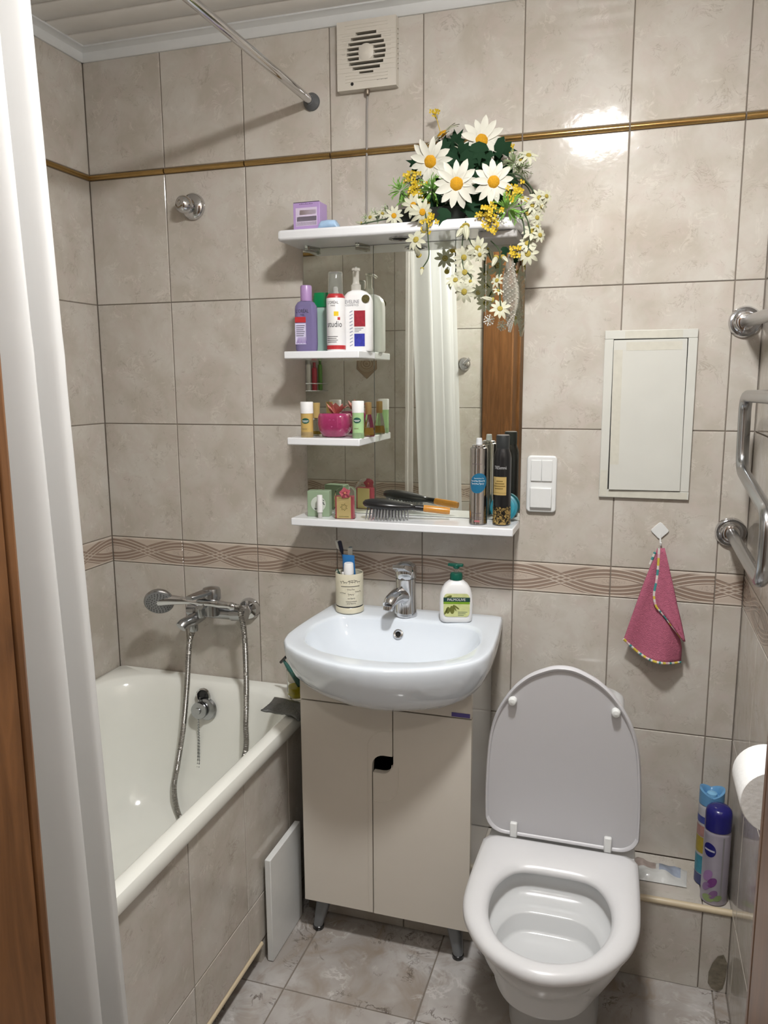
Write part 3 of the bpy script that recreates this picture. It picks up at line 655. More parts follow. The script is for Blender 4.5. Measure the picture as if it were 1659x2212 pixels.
# double switch above a covered socket
sw = thing('switch_socket', 'white double switch above a lidded socket beside the mirror', 'switch', (1.319, -.002, 1.209))
po_ = rrect(1.2815, 1.3575, 1.1355, 1.2825, .010, 6)
build('plate', MB().prism([(x, z) for x, z in po_], 0, .011, tf=Matrix(((1, 0, 0, 0), (0, 0, -1, -.0005), (0, 1, 0, 0), (0, 0, 0, 1)))), M_white, sw, bev=.004, seg=3)
for x0, x1 in ((1.2925, 1.319), (1.320, 1.3465)): build('rocker', MB().box(x0, x1, -.0155, -.010, 1.217, 1.271), M_white, sw, bev=.0012)
build('socket_lid', MB().box(1.2915, 1.347, -.020, -.010, 1.1475, 1.201), M_white, sw, bev=.003, seg=3)
# towel warmer: pipes leave the back wall and run beside the right wall
tw = thing('towel_warmer', 'chrome pipe towel warmer on the right hand wall', 'towel warmer', (1.775, -.25, 1.35))
XT = 1.777
def bend(pts, r=.045, n=6):
    pts = [Vector(p) for p in pts]; out = [pts[0]]
    for a, b, c in zip(pts, pts[1:], pts[2:]):
        u = (a-b).normalized(); w = (c-b).normalized(); rr_ = min(r, (a-b).length*.49, (c-b).length*.49)
        p, q = b+u*rr_, b+w*rr_
        for k in range(n+1):
            t = k/n; out.append((1-t)**2*p+2*t*(1-t)*b+t*t*q)
    out.append(pts[-1]); return out
pw = [(XT, -.004, 1.605), (XT, -.52, 1.590), (XT, -.52, 1.442), (XT, -.10, 1.436), (XT, -.115, 1.272), (XT, -.51, 1.232), (XT, -.50, 1.098), (XT, -.004, 1.105)]
build('pipe', MB().tube(bend(pw), .0135, 16), M_chrome2, tw)
for z in (1.605, 1.105): build('flange', MB().lathe([(.0365, 0), (.0365, .004), (.033, .010), (.027, .008), (.022, .012), (.019, .020), (.015, .022)], tf=tfy(XT, -.0005, z), n=36), M_chrome, tw)
# adhesive hook with the pink cloth
ah = thing('adhesive_hook', 'small white adhesive hook holding the pink cloth', 'hook', (1.614, -.001, 1.10))
dm = [(0, .021), (.004, .019), (.019, .004), (.021, 0), (.019, -.004), (.004, -.019), (0, -.021), (-.004, -.019), (-.019, -.004), (-.021, 0), (-.019, .004), (-.004, .019)]
build('plate', MB().prism(dm, 0, .004, tf=Matrix(((1, 0, 0, 1.614), (0, 0, -1, -.0006), (0, 1, 0, 1.101), (0, 0, 0, 1)))), M_white, ah, bev=.001)
build('hook', MB().tube(smooth_path([(1.615, -.004, 1.092), (1.616, -.006, 1.078), (1.617, -.010, 1.068), (1.617, -.018, 1.066), (1.617, -.022, 1.074)], 5), .0022, 8), M_white, ah)
# paper roll on the right wall
rl = thing('toilet_paper_roll', 'white toilet paper roll on a holder at the right wall', 'paper roll', (1.745, -.84, .86))
M_paper = mat('tissue_paper', (.80, .80, .79), .9, bump=.3, bs=120)
rc = (1.760, .862)
def tfr(y0): return Matrix.Translation((rc[0], y0, rc[1])) @ Matrix.Rotation(R(90), 4, 'X')
build('paper', MB().lathe([(.018, 0), (.0485, 0), (.050, .002), (.050, .093), (.0485, .095), (.018, .095)], tf=tfr(-.775), n=40, cap=False), M_paper, rl)
build('core', MB().lathe([(.0182, .001), (.0182, .094)], tf=tfr(-.775), n=24, cap=False), mat('card_core', (.45, .40, .33), .9), rl)
build('holder', MB().tube(bend([(XR-.002, -.905, .873), (1.760, -.905, .873), (1.760, -.892, .873), (1.760, -.765, .873)], .01), .004, 8), M_chrome2, rl)
# bath mixer with hand shower and hose
bm_ = thing('bath_mixer', 'chrome bath mixer with hand shower resting on top', 'tap', (.39, -.05, .80))
for ex in (.315, .470):
    build('escutcheon', MB().lathe([(.033, 0), (.033, .004), (.028, .016), (.016, .020), (.014, .03)], tf=tfy(ex, -.0008, .805), n=28), M_chrome, bm_)
    build('inlet_nut', MB().lathe([(.014, 0), (.019, .004), (.019, .020), (.014, .024)], tf=tfy(ex, -.026, .805), n=6), M_chrome, bm_)
build('body', MB().tube([(.300, -.062, .805), (.325, -.062, .805), (.33, -.062, .805), (.44, -.062, .805), (.445, -.062, .805), (.490, -.062, .805)], [.018, .022, .019, .019, .022, .018], 20), M_chrome2, bm_)
build('cartridge', MB().lathe([(.024, .80), (.024, .845), (.027, .848), (.027, .872), (.024, .880), (.010, .884), (0, .885)], (.385, -.075, 0), 28), M_chrome2, bm_)
build('lever', MB().loft([[(.385+s*w-.012*k, -.085-.028*k, .872-.0025*k+h) for s, h in ((1, -.005), (-1, -.005), (-1, .006), (1, .006))] for k, w in ((0, .020), (1, .018), (2, .014), (2.4, .010))]), M_chrome2, bm_, bev=.002)
build('spout', MB().tube(smooth_path([(.345, -.065, .795), (.335, -.09, .787), (.322, -.125, .782), (.317, -.138, .774)], 5), [.018]*8+[.0165]*8, 14), M_chrome2, bm_)
build('diverter', MB().lathe([(.012, .0), (.015, .006), (.015, .030), (.010, .034)], (.352, -.085, .792), 16), M_chrome2, bm_)
build('hose_outlet', MB().lathe([(.012, .745), (.0135, .748), (.0135, .765), (.017, .768), (.017, .790)], (.322, -.078, 0), 18), M_chrome2, bm_)
cr = build('cradle', MB().tube([(.376, -.078, .835), (.366, -.11, .838)], .015, 12), M_chrome2, bm_)
hs_ = thing('hand_shower', 'chrome hand shower head lying on the bath mixer', 'shower head', (.30, -.12, .85))
nrm = Vector((.36, -.80, -.40)).normalized(); hc = Vector((.238, -.120, .842))
tfh = Matrix.Translation(hc) @ nrm.to_track_quat('Z', 'Y').to_matrix().to_4x4()
build('head', MB().lathe([(0, -.022), (.020, -.020), (.038, -.010), (.0435, 0), (.0435, .006), (.041, .009)], tf=tfh, n=36, cap=False), M_chrome2, hs_)
fcx = build('spray_face', MB().lathe([(.0412, .0085), (.036, .0105), (0, .012)], tf=tfh, n=36, cap=False), mat('spray_grey', (.25, .255, .26), .35, .3), hs_)
nb = MB()
for rr_, cnt in ((.007, 5), (.014, 10), (.021, 15), (.028, 20), (.034, 24)):
    for k in range(cnt):
        t = 2*math.pi*k/cnt; nb.box(rr_*math.cos(t)-.0011, rr_*math.cos(t)+.0011, rr_*math.sin(t)-.0011, rr_*math.sin(t)+.0011, .0105, .0128, tf=tfh)
build('nozzle', nb, mat('nozzle_dark', (.06, .06, .065), .5), hs_)
hp = smooth_path([hc-nrm*.006, (.285, -.112, .846), (.34, -.108, .845), (.40, -.10, .842), (.445, -.092, .838), (.468, -.088, .834)], 6)
build('handle', MB().tube(hp, [.020-.010*min(1, k/10) if k < 12 else .0105+.001*math.sin(k) for k in range(len(hp))], 16), M_chrome, hs_)
def corrugated(pts, r, pitch=.0042):
    pts = [Vector(p) for p in pts]; out = []; rad = []; acc = 0
    res = [pts[0]]
    for a, b in zip(pts, pts[1:]):
        n = max(1, int((b-a).length/(pitch/2)))
        for k in range(1, n+1): res.append(a+(b-a)*k/n)
    return res, [r if i % 2 else r*.82 for i in range(len(res))]
h1 = smooth_path([(.466, -.088, .834), (.484, -.088, .832), P(520, 1326, 1, -.09), P(528, 1370, 1, -.094), P(532, 1470, 1, -.10), P(531, 1560, 1, -.115), P(526, 1640, 1, -.15), (.44, -.20, .235), (.385, -.225, .205)], 10)
h2 = smooth_path([(.322, -.078, .750), P(409, 1390, 1, -.082), P(404, 1480, 1, -.095), P(396, 1570, 1, -.108), P(384, 1650, 1, -.122), P(376, 1705, 1, -.14), P(388, 1765, 1, -.18), (.385, -.225, .205)], 10)
p_, r_ = corrugated(h1 + list(reversed(h2))[1:], .0088)
tag(build('shower_hose', MB().tube(p_, r_, 8), M_steel), 'flexible steel shower hose looping down into the bath', 'hose')
# ================================================================== THINGS ON THE SHELVES
def span(pl, pr, pt, y, pm=None):
    a = P(pl, pm or pt, 1, y); b = P(pr, pm or pt, 1, y); t = P((pl+pr)/2, pt, 1, y); return a.x, b.x, t.z
def rot_box(mb, cx, cy, a, x0, x1, y0, y1, z0, z1): return mb.box(x0, x1, y0, y1, z0, z1, tf=Matrix.Translation((cx, cy, 0)) @ Matrix.Rotation(a, 4, 'Z'))
def slab_bottle(cx, cy, w, d, prof, n=5, ang=0):
    """flattened bottle: prof is a list of (scale_w, scale_d, z)"""
    tf = Matrix.Translation((cx, cy, 0)) @ Matrix.Rotation(ang, 4, 'Z')
    return MB().loft([[(x, y, z) for x, y in rrect(-w*a, w*a, -d*b, d*b, min(w*a, d*b)*.75, n)] for a, b, z in prof], tf=tf), tf
Mc = {}
def col(c, r=.35, **k):
    key = (c, r, tuple(k.items()))
    if key not in Mc: Mc[key] = mat('colour_%d' % len(Mc), c, r, **k)
    return Mc[key]
INK = col((.03, .03, .035), .6, var=0); WHT = col((.80, .80, .80), .35); RED = col((.42, .025, .03), .35); GOLD = col((.55, .38, .11), .25, metal=.7) if False else mat('gold_foil', (.58, .42, .16), .3, .3)
def scribble(mb, c, r, a0, a1, z, h, n, w):
    """a run of illegible looping handwriting wrapped on a cylinder"""
    pts = []
    for k in range(n*8+1):
        t = k/(n*8); a = a0+(a1-a0)*t+.30*(a1-a0)/n*math.sin(2*math.pi*n*t*1.0); zz = z+h*.5*math.sin(2*math.pi*n*t+1.2)*(.7+.5*math.sin(7.3*t*n/3+z*900)); pts.append((a, zz))
    vs = []
    for (a, zz) in pts: vs += [(c[0]+r*math.sin(a), c[1]-r*math.cos(a), zz-w*.5), (c[0]+r*math.sin(a+w*.5/r), c[1]-r*math.cos(a+w*.5/r), zz+w*.5)]
    return mb.add(vs, [(2*k, 2*k+2, 2*k+3, 2*k+1) for k in range(len(pts)-1)])
S1, S2, S3, CT = 1.5502, 1.3282, 1.1112, 1.8502
A20 = R(18)
# --- upper shelf
x0, x1, zt = span(640, 684, 617, -.110, 700); cx = (x0+x1)/2; w = (x1-x0)/2
t = thing('micellar_bottle', 'lilac micellar water bottle with purple cap on the upper shelf', 'bottle', (cx, -.110, S1))
mb, tf = slab_bottle(cx, -.110, w, .017, [(.90, .9, S1), (.97, 1, S1+.005), (1, 1, S1+.02), (1, 1, S1+.105), (.96, .98, S1+.115), (.75, .85, S1+.124), (.42, .6, S1+.129)], ang=R(8))
M_lil = mat('lilac_water', (.36, .31, .58), .06, trans=.6, ior=1.15)
build('body', mb, M_lil, t)
build('cap', MB().lathe([(.0145, S1+.127), (.0150, S1+.129), (.0150, zt-.004), (.0135, zt), (0, zt)], (cx+.001, -.110, 0), 24), mat('lilac_cap', (.38, .24, .47), .3), t)
def fronted(tf, d): return tf @ Matrix.Translation((0, -d-.0004, 0))
f1 = fronted(tf, .017)
build('red_label', MB().box(-w*.9, w*.10, -.0002, .0002, S1+.073, S1+.087, tf=f1), RED, t)
build('clear_label', MB().box(-w*.9, w*.10, -.0001, .0002, S1+.018, S1+.071, tf=f1), col((.58, .54, .72), .3), t)
lm = MB()
for z_, s_, b_ in ((S1+.101, .0125, "L'ORÉAL"), (S1+.092, .006, 'PARIS')): txt_plane(lm, b_, s_, f1 @ Vector((-.006, -.0004, z_)), f1.to_3x3() @ Vector((1, 0, 0)), sx=.72)
for k in range(6): lm.box(-w*.8, w*(.0-.06*(k % 3)), -.0004, -.0002, S1+.064-.005*k, S1+.0655-.005*k, tf=f1)
build('lettering', lm, INK, t)
lm = MB()
for k in range(7): lm.add([(-w*.8+.004*k, -.0005, S1+.020+.002*(k % 2)), (-w*.8+.004*k+.0025, -.0005, S1+.020), (-w*.8+.003*k+.006, -.0005, S1+.036), (-w*.8+.003*k+.005, -.0005, S1+.036)], [(0, 1, 2, 3)], tf=f1)
build('print', lm, col((.20, .12, .35), .4), t)
# green capped bottle
x0, x1, zt = span(679, 708, 633, -.055, 700); cx = (x0+x1)/2
t = thing('mint_bottle', 'mint green bottle with bright green cap behind the lilac bottle', 'bottle', (cx, -.05, S1))
mb, tf = slab_bottle(cx+.002, -.052, .024, .016, [(.9, .9, S1), (1, 1, S1+.006), (.95, 1, S1+.04), (1, 1, S1+.085), (.85, 1, S1+.105), (.6, .8, S1+.118)])
build('body', mb, mat('mint_fluid', (.46, .64, .56), .08, trans=.3, ior=1.2), t)
mb, tf = slab_bottle(cx+.002, -.052, .0225, .015, [(1, 1, S1+.116), (1, 1, S1+.137), (.9, .9, zt)]); build('cap', mb, M_green, t)
# mousse can
x0, x1, zt = span(707, 745, 588, -.105, 700); cx = (x0+x1)/2; r = (x1-x0)/2; c = (cx, -.105)
t = thing('mousse_can', 'white styling mousse can with red bands on the upper shelf', 'spray can', (cx, -.105, S1))
zb = S1+.140
build('can', MB().lathe([(r*.92, S1), (r, S1+.004), (r, S1+.130), (r*.97, zb-.006), (r*.84, zb)], (*c, 0), 32), WHT, t)
build('red_collar', MB().lathe([(r*.985, zb-.008), (r*.97, zb-.004), (r*.80, zb+.002), (r*.78, zb+.003)], (*c, 0), 32, cap=False), RED, t)
build('nozzle', MB().lathe([(.008, zb), (.0075, zb+.008), (.0058, zb+.010), (.0062, zb+.018), (.004, zb+.021), (0, zb+.022)], (*c, 0), 16), WHT, t)
build('clear_cap', MB().lathe([(r*.80, zb), (r*.76, zt-.003), (r*.70, zt), (0, zt), (0, zt-.0015), (r*.68, zt-.0015), (r*.73, zt-.004), (r*.77, zb)], (*c, 0), 28), M_glassy, t)
build('red_band', cyl_patch(MB(), c, r+.0003, -1.2, 1.9, S1+.004, S1+.014, 18), RED, t)
lm = MB(); txt_cyl(lm, "L'ORÉAL", .010, c, r+.0005, R(2), S1+.120, .8); txt_cyl(lm, 'studio', .021, c, r+.0005, R(10), S1+.066, .8); txt_cyl(lm, 'PARIS', .005, c, r+.0005, R(2), S1+.1125)
for k in range(4): cyl_patch(lm, c, r+.0005, R(-45), R(30-8*(k % 2)), S1+.035-.0045*k, S1+.0362-.0045*k, 6)
build('lettering', lm, INK, t)
build('yellow_square', cyl_patch(MB(), c, r+.0004, R(8), R(36), S1+.087, S1+.098, 5), col((.75, .52, .01), .4), t)
build('red_square', cyl_patch(MB(), c, r+.0004, R(30), R(46), S1+.077, S1+.084, 4), RED, t)
# lotion pump bottle
x0, x1, zt = span(741, 803, 579, -.070, 690); cx = (x0+x1)/2; w = (x1-x0)/2
t = thing('lotion_bottle', 'large white body lotion pump bottle on the upper shelf', 'bottle', (cx, -.07, S1))
LZ = S1+.145
mb, tf = slab_bottle(cx, -.066, w, .021, [(.93, .9, S1), (1, 1, S1+.005), (1, 1, S1+.115), (.97, 1, S1+.130), (.86, .96, S1+.141), (.62, .85, S1+.150), (.36, .62, S1+.154)], n=7, ang=R(6))
build('body', mb, WHT, t)
M_pump = mat('clear_pump', (.78, .76, .70), .15, trans=.5, ior=1.2)
pm = MB().lathe([(.0125, S1+.152), (.013, S1+.155), (.013, S1+.168), (.010, S1+.170), (.0085, S1+.176), (.0085, zt-.007), (.011, zt-.006), (.011, zt), (0, zt)], (cx-.004, -.066, 0), 20)
pm.tube([(cx-.004, -.066, zt-.003), (cx+.004, -.088, zt-.003), (cx+.007, -.097, zt-.007)], .0042, 8); build('pump', pm, M_pump, t)
f1 = fronted(tf, .021)
build('red_picture', MB().box(-w*.12, w*.62, -.0002, .0002, S1+.062, S1+.102, tf=f1), col((.30, .015, .03), .35, ns=120, var=.5), t)
build('blue_picture', MB().box(-w*.12, w*.58, -.0002, .0002, S1+.012, S1+.044, tf=f1), col((.03, .035, .30), .35, ns=120, var=.7), t)
lm = MB(); ux = f1.to_3x3() @ Vector((1, 0, 0))
txt_plane(lm, 'EVELINE', .0125, f1 @ Vector((-w*.25, -.0004, S1+.124)), ux, sx=.85); txt_plane(lm, 'COSMETICS', .0065, f1 @ Vector((-w*.25, -.0004, S1+.1155)), ux)
for k in range(3): lm.box(-w*.10, w*(.5-.15*k), -.0004, -.0002, S1+.057-.0042*k, S1+.0583-.0042*k, tf=f1)
build('lettering', lm, col((.22, .22, .25), .5), t)
lm = MB()
for k in range(11): lm.add([(-w*.42, -.0004, S1+.012+.0085*k), (-w*.22, -.0004, S1+.016+.0085*k), (-w*.22, -.0004, S1+.0178+.0085*k), (-w*.42, -.0004, S1+.0138+.0085*k)], [(0, 1, 2, 3)], tf=f1)
build('side_script', lm, col((.20, .22, .36), .5), t)
build('round_seal', MB().lathe([(.0105, 0), (.0105, .0004), (0, .0005)], tf=f1 @ Matrix.Translation((w*.66, .0, S1+.131)) @ Matrix.Rotation(R(90), 4, 'X') @ Matrix.Rotation(R(-8), 4, 'X'), n=24), mat('seal_foil', (.10, .085, .03), .3, .5, ns=200, var=.8), t)
# --- middle shelf
def mini(px0, px1, pt, y, liquid, label, nm):
    x0, x1, zt = span(px0, px1, pt, y, 900); cx = (x0+x1)/2; r = (x1-x0)/2; c = (cx, y)
    t = thing(nm, label, 'bottle', (cx, y, S2)); zc = zt-.030
    build('body', MB().lathe([(r*.90, S2), (r*.95, S2+.012), (r*.96, zc), (r*.85, zc+.001)], (*c, 0), 24), liquid, t)
    build('base', MB().lathe([(r*.94, S2), (r*.98, S2+.003), (r*.975, S2+.014)], (*c, 0), 24, cap=False), M_glassy, t)
    build('cap', MB().lathe([(r*.99, zc), (r, zt-.002), (r*.95, zt), (0, zt+.0005)], (*c, 0), 24), WHT, t)
    zo = S2+.046 if 'orange' not in label else S2+.043
    build('green_oval', cyl_oval(MB(), c, r*.97+.0004, R(8), zo, .0105, .0072), col((.015, .09, .06), .4), t)
    lm = cyl_patch(MB(), c, r*.97+.0008, R(-22), R(36), zo-.0008, zo+.0006, 6); cyl_patch(lm, c, r*.97+.0008, R(-12), R(26), zo-.0032, zo-.0022, 6); build('white_print', lm, WHT, t)
    build('small_print', cyl_patch(MB(), c, r*.97+.0006, R(-24), R(22), zo-.0215, zo-.0203, 6), col((.25, .22, .12), .5), t)
mini(650, 676, 868, -.118, mat('orange_gel', (.62, .43, .14), .1, trans=.15), 'small toiletry bottle with orange gel and white cap', 'orange_gel_bottle')
mini(761, 786, 866, -.122, mat('green_gel', (.42, .66, .33), .1, trans=.15), 'small toiletry bottle with pale green gel and white cap', 'green_gel_bottle')
M_glass = mat('clear_glass', (.90, .90, .86), .02, trans=1.0, ior=1.25, var=0)
x0, x1, zt = span(672, 690, 870, -.060, 900); cx = (x0+x1)/2+.004
t = thing('gold_cap_perfume', 'clear glass perfume vial with gold cap beside the orange bottle', 'perfume', (cx, -.06, S2))
build('vial', slab_bottle(cx, -.060, .015, .010, [(.95, .95, S2), (1, 1, S2+.004), (1, 1, S2+.038), (.8, .8, S2+.044), (.4, .5, S2+.048)])[0], M_glass, t)
build('scent', slab_bottle(cx, -.060, .0125, .008, [(1, 1, S2+.004), (1, 1, S2+.012)])[0], mat('amber_scent', (.55, .42, .08), .1, trans=.5), t)
build('cap', MB().lathe([(.007, S2+.046), (.0095, S2+.048), (.0085, S2+.066), (.010, zt), (0, zt)], (cx, -.060, 0), 18), GOLD, t)
x0, x1, zt = span(787, 805, 869, -.060, 900); cx = (x0+x1)/2
t = thing('amber_perfume', 'small glass perfume flask with amber scent by the green bottle', 'perfume', (cx, -.06, S2))
build('flask', MB().lathe([(.015, S2), (.0175, S2+.004), (.017, S2+.012), (.0115, S2+.042), (.008, S2+.055), (.0075, S2+.060)], (cx, -.060, 0), 6), M_glass, t)
build('scent', MB().lathe([(.0135, S2+.003), (.0155, S2+.006), (.0125, S2+.023)], (cx, -.060, 0), 6), mat('amber_scent2', (.42, .24, .05), .1, trans=.4), t)
build('cap', MB().lathe([(.008, S2+.058), (.009, S2+.060), (.0085, zt), (0, zt+.001)], (cx, -.060, 0), 14), mat('brass_cap', (.50, .33, .14), .3, .7), t)
# pink pot wrapped in film, with salmon paper flower
x0, x1, zt = span(689, 757, 893, -.095, 915); cx = (x0+x1)/2; w = (x1-x0)/2
t = thing('pink_pot', 'round magenta pot wrapped in film with salmon paper rose', 'pot', (cx, -.092, S2))
pz = [(.55, S2), (.72, S2+.004), (.93, S2+.018), (1.0, S2+.034), (.97, S2+.052), (.90, zt)]
mb = MB().loft([[(cx+x, -.092+y, z) for x, y in rrect(-w*k, w*k, -w*.80*k, w*.80*k, w*.62*k, 7)] for k, z in pz])
M_pink = mat('magenta_wax', (.31, .03, .11), .18, ns=90, var=.25, bump=.4, bs=90, coat=.5)
build('pot', mb, M_pink, t, sharp=180)
hm = MB()
for k in range(25):
    a = 2*math.pi*k/24; hx = 16*math.sin(a)**3/16; hz = (13*math.cos(a)-5*math.cos(2*a)-2*math.cos(3*a)-math.cos(4*a))/16
    hm.v.append((cx+.004+hx*.011, -.092-w*.785, S2+.038+hz*.012))
hm.f.append(tuple(range(24))); hm.v.pop()
build('heart_emblem', hm, mat('heart_pink', (.50, .10, .26), .3), t)
fm = random.Random(4)
for k in range(9):
    a = k*2*math.pi/9; q = MB(); L_ = .042; 
    base = Vector((cx+.006, -.092, zt-.004)); d = Vector((math.cos(a), math.sin(a)*.8, .75+.5*fm.random())).normalized(); s_ = d.cross(Vector((0, 0, 1))).normalized()
    q.add([tuple(base+d*(L_*v)+s_*(u*.011*math.sin(math.pi*min(.98, v+.08)))+Vector((0, 0, .004*math.sin(v*3+k)))) for v in (0, .25, .5, .75, 1) for u in (-1, 0, 1)], [(3*i+j, 3*i+j+1, 3*i+j+4, 3*i+j+3) for i in range(4) for j in range(2)])
    build('paper_petal', q, mat('salmon_paper', (.62, .23, .19), .7) if k == 0 else bpy.data.materials['salmon_paper'], t, sharp=180)
# --- bottom shelf
x0, x1, zt = span(663, 708, 1061, -.095, 1085); cx = (x0+x1)/2; w = (x1-x0)/2
t = thing('green_soap_box', 'sage green soap box with round black and white print', 'box', (cx, -.08, S3))
a = R(10); tfb = Matrix.Translation((cx, -.078, 0)) @ Matrix.Rotation(a, 4, 'Z')
build('carton', MB().box(-w, w, -.017, .017, S3, zt, tf=tfb), col((.27, .36, .24), .45), t, bev=.001)
ff = tfb @ Matrix.Translation((0, -.0174, 0)); zc = (S3+zt)/2
build('round_print', MB().lathe([(.0205, 0), (.0205, .0004), (0, .0005)], tf=ff @ Matrix.Translation((0, 0, zc)) @ Matrix.Rotation(R(90), 4, 'X'), n=28), col((.55, .60, .53), .4), t)
lm = MB(); rn = random.Random(2)
for k in range(9):
    px_, pz_ = rn.uniform(-.013, .013), rn.uniform(-.012, .013); l_ = rn.uniform(.005, .010); g = rn.uniform(-.5, .1)
    lm.add([(px_, -.0007, zc+pz_), (px_+l_*.5, -.0007, zc+pz_+l_*g-.0016), (px_+l_, -.0007, zc+pz_+l_*g*1.6), (px_+l_*.5, -.0007, zc+pz_+l_*g+.0018)], [(0, 1, 2, 3)], tf=ff)
build('leaf_print', lm, INK, t)
x0, x1, zt = span(684, 697, 1069, -.118, 1095); cx = (x0+x1)/2
t = thing('lip_balm', 'tiny white capped tube standing before the green soap box', 'tube', (cx, -.118, S3))
build('cap', MB().lathe([(.0075, S3+.016), (.0078, S3+.018), (.0072, zt-.001), (0, zt)], (cx, -.116, 0), 16), WHT, t)
build('tube', MB().lathe([(.0055, S3), (.0058, S3+.001), (.0056, S3+.0165)], (cx, -.116, 0), 16), col((.50, .50, .48), .4), t)
x0, x1, zt = span(724, 760, 1072, -.108, 1090); cx = (x0+x1)/2; w = (x1-x0)/2
t = thing('flower_soap', 'cream and red gift soap with red flower in clear film', 'soap', (cx, -.10, S3))
tfb = Matrix.Translation((cx, -.098, 0)) @ Matrix.Rotation(R(8), 4, 'Z')
build('block', MB().box(-w, w, -.010, .010, S3, zt, tf=tfb), col((.45, .07, .10), .4), t, bev=.001)
for yl_ in (-.0106, .0100): build('cream_label', MB().box(-w*.84, w*.80, yl_, yl_+.0006, S3+.001, zt-.001, tf=tfb), col((.66, .53, .24), .45), t)
lm = MB(); rn = random.Random(9); zc = (S3+zt)/2
for k in range(14):
    an = k*2*math.pi/14; px_, pz_ = .006*math.cos(an)*(1+.4*(k % 2)), .006*math.sin(an)*(1+.4*(k % 2))
    lm.add([(px_-.0018, -.0109, zc+.001+pz_), (px_, -.0109, zc-.0008+pz_), (px_+.0018, -.0109, zc+.001+pz_), (px_, -.0109, zc+.0024+pz_)], [(0, 1, 2, 3)], tf=tfb)
for z_ in (zt-.005, S3+.006): lm.box(-w*.6, w*.55, -.0109, -.0106, z_-.0006, z_+.0006, tf=tfb)
build('olive_print', lm, col((.20, .17, .04), .5), t)
fz = zt+.009
for k in range(5):
    an = R(90+72*k+10); q = MB(); o_ = Vector((.004, -.0125, fz)); dx, dz = math.cos(an), math.sin(an)
    q.add([tuple(o_+Vector((dx*v*.0155-dz*u*.0075*math.sin(math.pi*min(.93, v*.9+.06)), -.004*v*(1.2-v)-.0012*abs(u), dz*v*.0155+dx*u*.0075*math.sin(math.pi*min(.93, v*.9+.06))))) for v in (0, .3, .6, .85, 1) for u in (-1, 0, 1)], [(3*i+j, 3*i+j+1, 3*i+j+4, 3*i+j+3) for i in range(4) for j in range(2)], tf=tfb)
    build('red_petal', q, col((.44, .09, .12), .6, ns=300, var=.3), t, sharp=180)
build('flower_centre', MB().sphere((.004, -.015, fz), .0032, 10, 6, tf=tfb), col((.50, .20, .10), .6), t)
build('clear_film', MB().loft([[(x*k+.003*s_, y*k, z) for x, y in rrect(-w*1.12, w*1.25, -.0145, .0155, .006, 4)] for k, s_, z in ((.98, 0, S3), (1, 0, S3+.012), (1.02, 0, zt-.004), (.95, .6, zt+.014), (.6, 1.5, zt+.023), (.2, 2, zt+.026))], tf=tfb), mat('cellophane', (1, 1, 1), .06, trans=1.0, ior=1.05, var=0), t, sharp=180)
# hair brush
t = thing('hair_brush', 'black paddle hairbrush with orange wooden handle lying on the shelf', 'hairbrush', (.98, -.085, S3))
pa = P(784, 1086, 1, -.105); pb_ = P(897, 1096, 1, -.080); pc_ = P(972, 1104, 1, -.062)
ax = (pb_-pa).normalized(); side = ax.cross(Vector((0, 0, 1))).normalized(); up = side.cross(ax)
Lh = (pb_-pa).length
def hb(s_, wv, hv): return [tuple(pa+ax*(s_*Lh)+side*(wv*math.cos(q))+up*(hv*math.sin(q))) for q in [2*math.pi*i/20 for i in range(20)]]
build('head', MB().loft([hb(0, .004, .003), hb(.04, .014, .009), hb(.15, .024, .013), hb(.35, .030, .015), hb(.55, .030, .014), hb(.75, .023, .012), hb(.9, .013, .009), hb(1.0, .009, .0075)]), M_black, t, sharp=180)
bs = MB()
for i in range(14):
    for j in range(5):
        s_ = .10+.058*i; wv = (j-2)/2*.024*math.sin(math.pi*min(1, max(.05, s_*1.05))); o_ = pa+ax*(s_*Lh)+side*wv-up*.006
        e_ = o_-up*(o_.z-S3-.002)*.98+side*wv*.15+ax*((s_-.45)*.010); bs.tube([o_, e_], .0009, 5)
build('bristles', bs, mat('nylon_bristle', (.25, .25, .26), .3), t)['kind'] = 'stuff'
rb = MB()
for i in range(5): o_ = pa+ax*((.20+.075*i)*Lh)-side*.024*math.sin(math.pi*(.25+.075*i))-up*.006; rb.box(o_.x-.0022, o_.x+.0022, o_.y-.001, o_.y+.001, S3+.004, o_.z)
build('broad_bristle', rb, WHT, t)['kind'] = 'stuff'
build('neck', MB().tube([pa+ax*Lh*.97, pb_+(pc_-pb_)*.25], [.0075, .0085], 14), M_black, t)
build('handle', MB().tube([pb_+(pc_-pb_)*.24, pb_+(pc_-pb_)*.3, pb_+(pc_-pb_)*.9, pc_], [.0085, .0095, .0098, .0085], 14), mat('orange_wood', (.50, .22, .035), .25, ns=60, var=.2), t)
# hair spray cans
x0, x1, zt = span(1015, 1053, 946, -.085, 1040); cx = (x0+x1)/2; r = (x1-x0)/2; c = (cx, -.085)
t = thing('silver_hairspray', 'tall silver hairspray can with round blue label', 'spray can', (cx, -.085, S3))
zb = zt-.0235
build('can', MB().lathe([(r*.9, S3), (r*1.02, S3+.002), (r*1.02, S3+.005), (r, S3+.006), (r, zb-.004), (r*.98, zb-.001), (r*.80, zb+.001), (r*.78, zb+.0055), (r*.60, zb+.0075), (r*.42, zb+.008)], (*c, 0), 36), mat('silver_can', (.52, .50, .49), .16, 1), t)
build('nozzle', MB().lathe([(.0085, zb+.007), (.0080, zb+.013), (.0072, zt-.001), (.006, zt), (0, zt)], (*c, 0), 18), mat('pale_nozzle', (.62, .64, .66), .3), t)
build('blue_label', cyl_oval(MB(), c, r+.0004, R(8), S3+.107, .0235, .0255, shear=.15), col((.012, .13, .25), .35), t)
lm = MB()
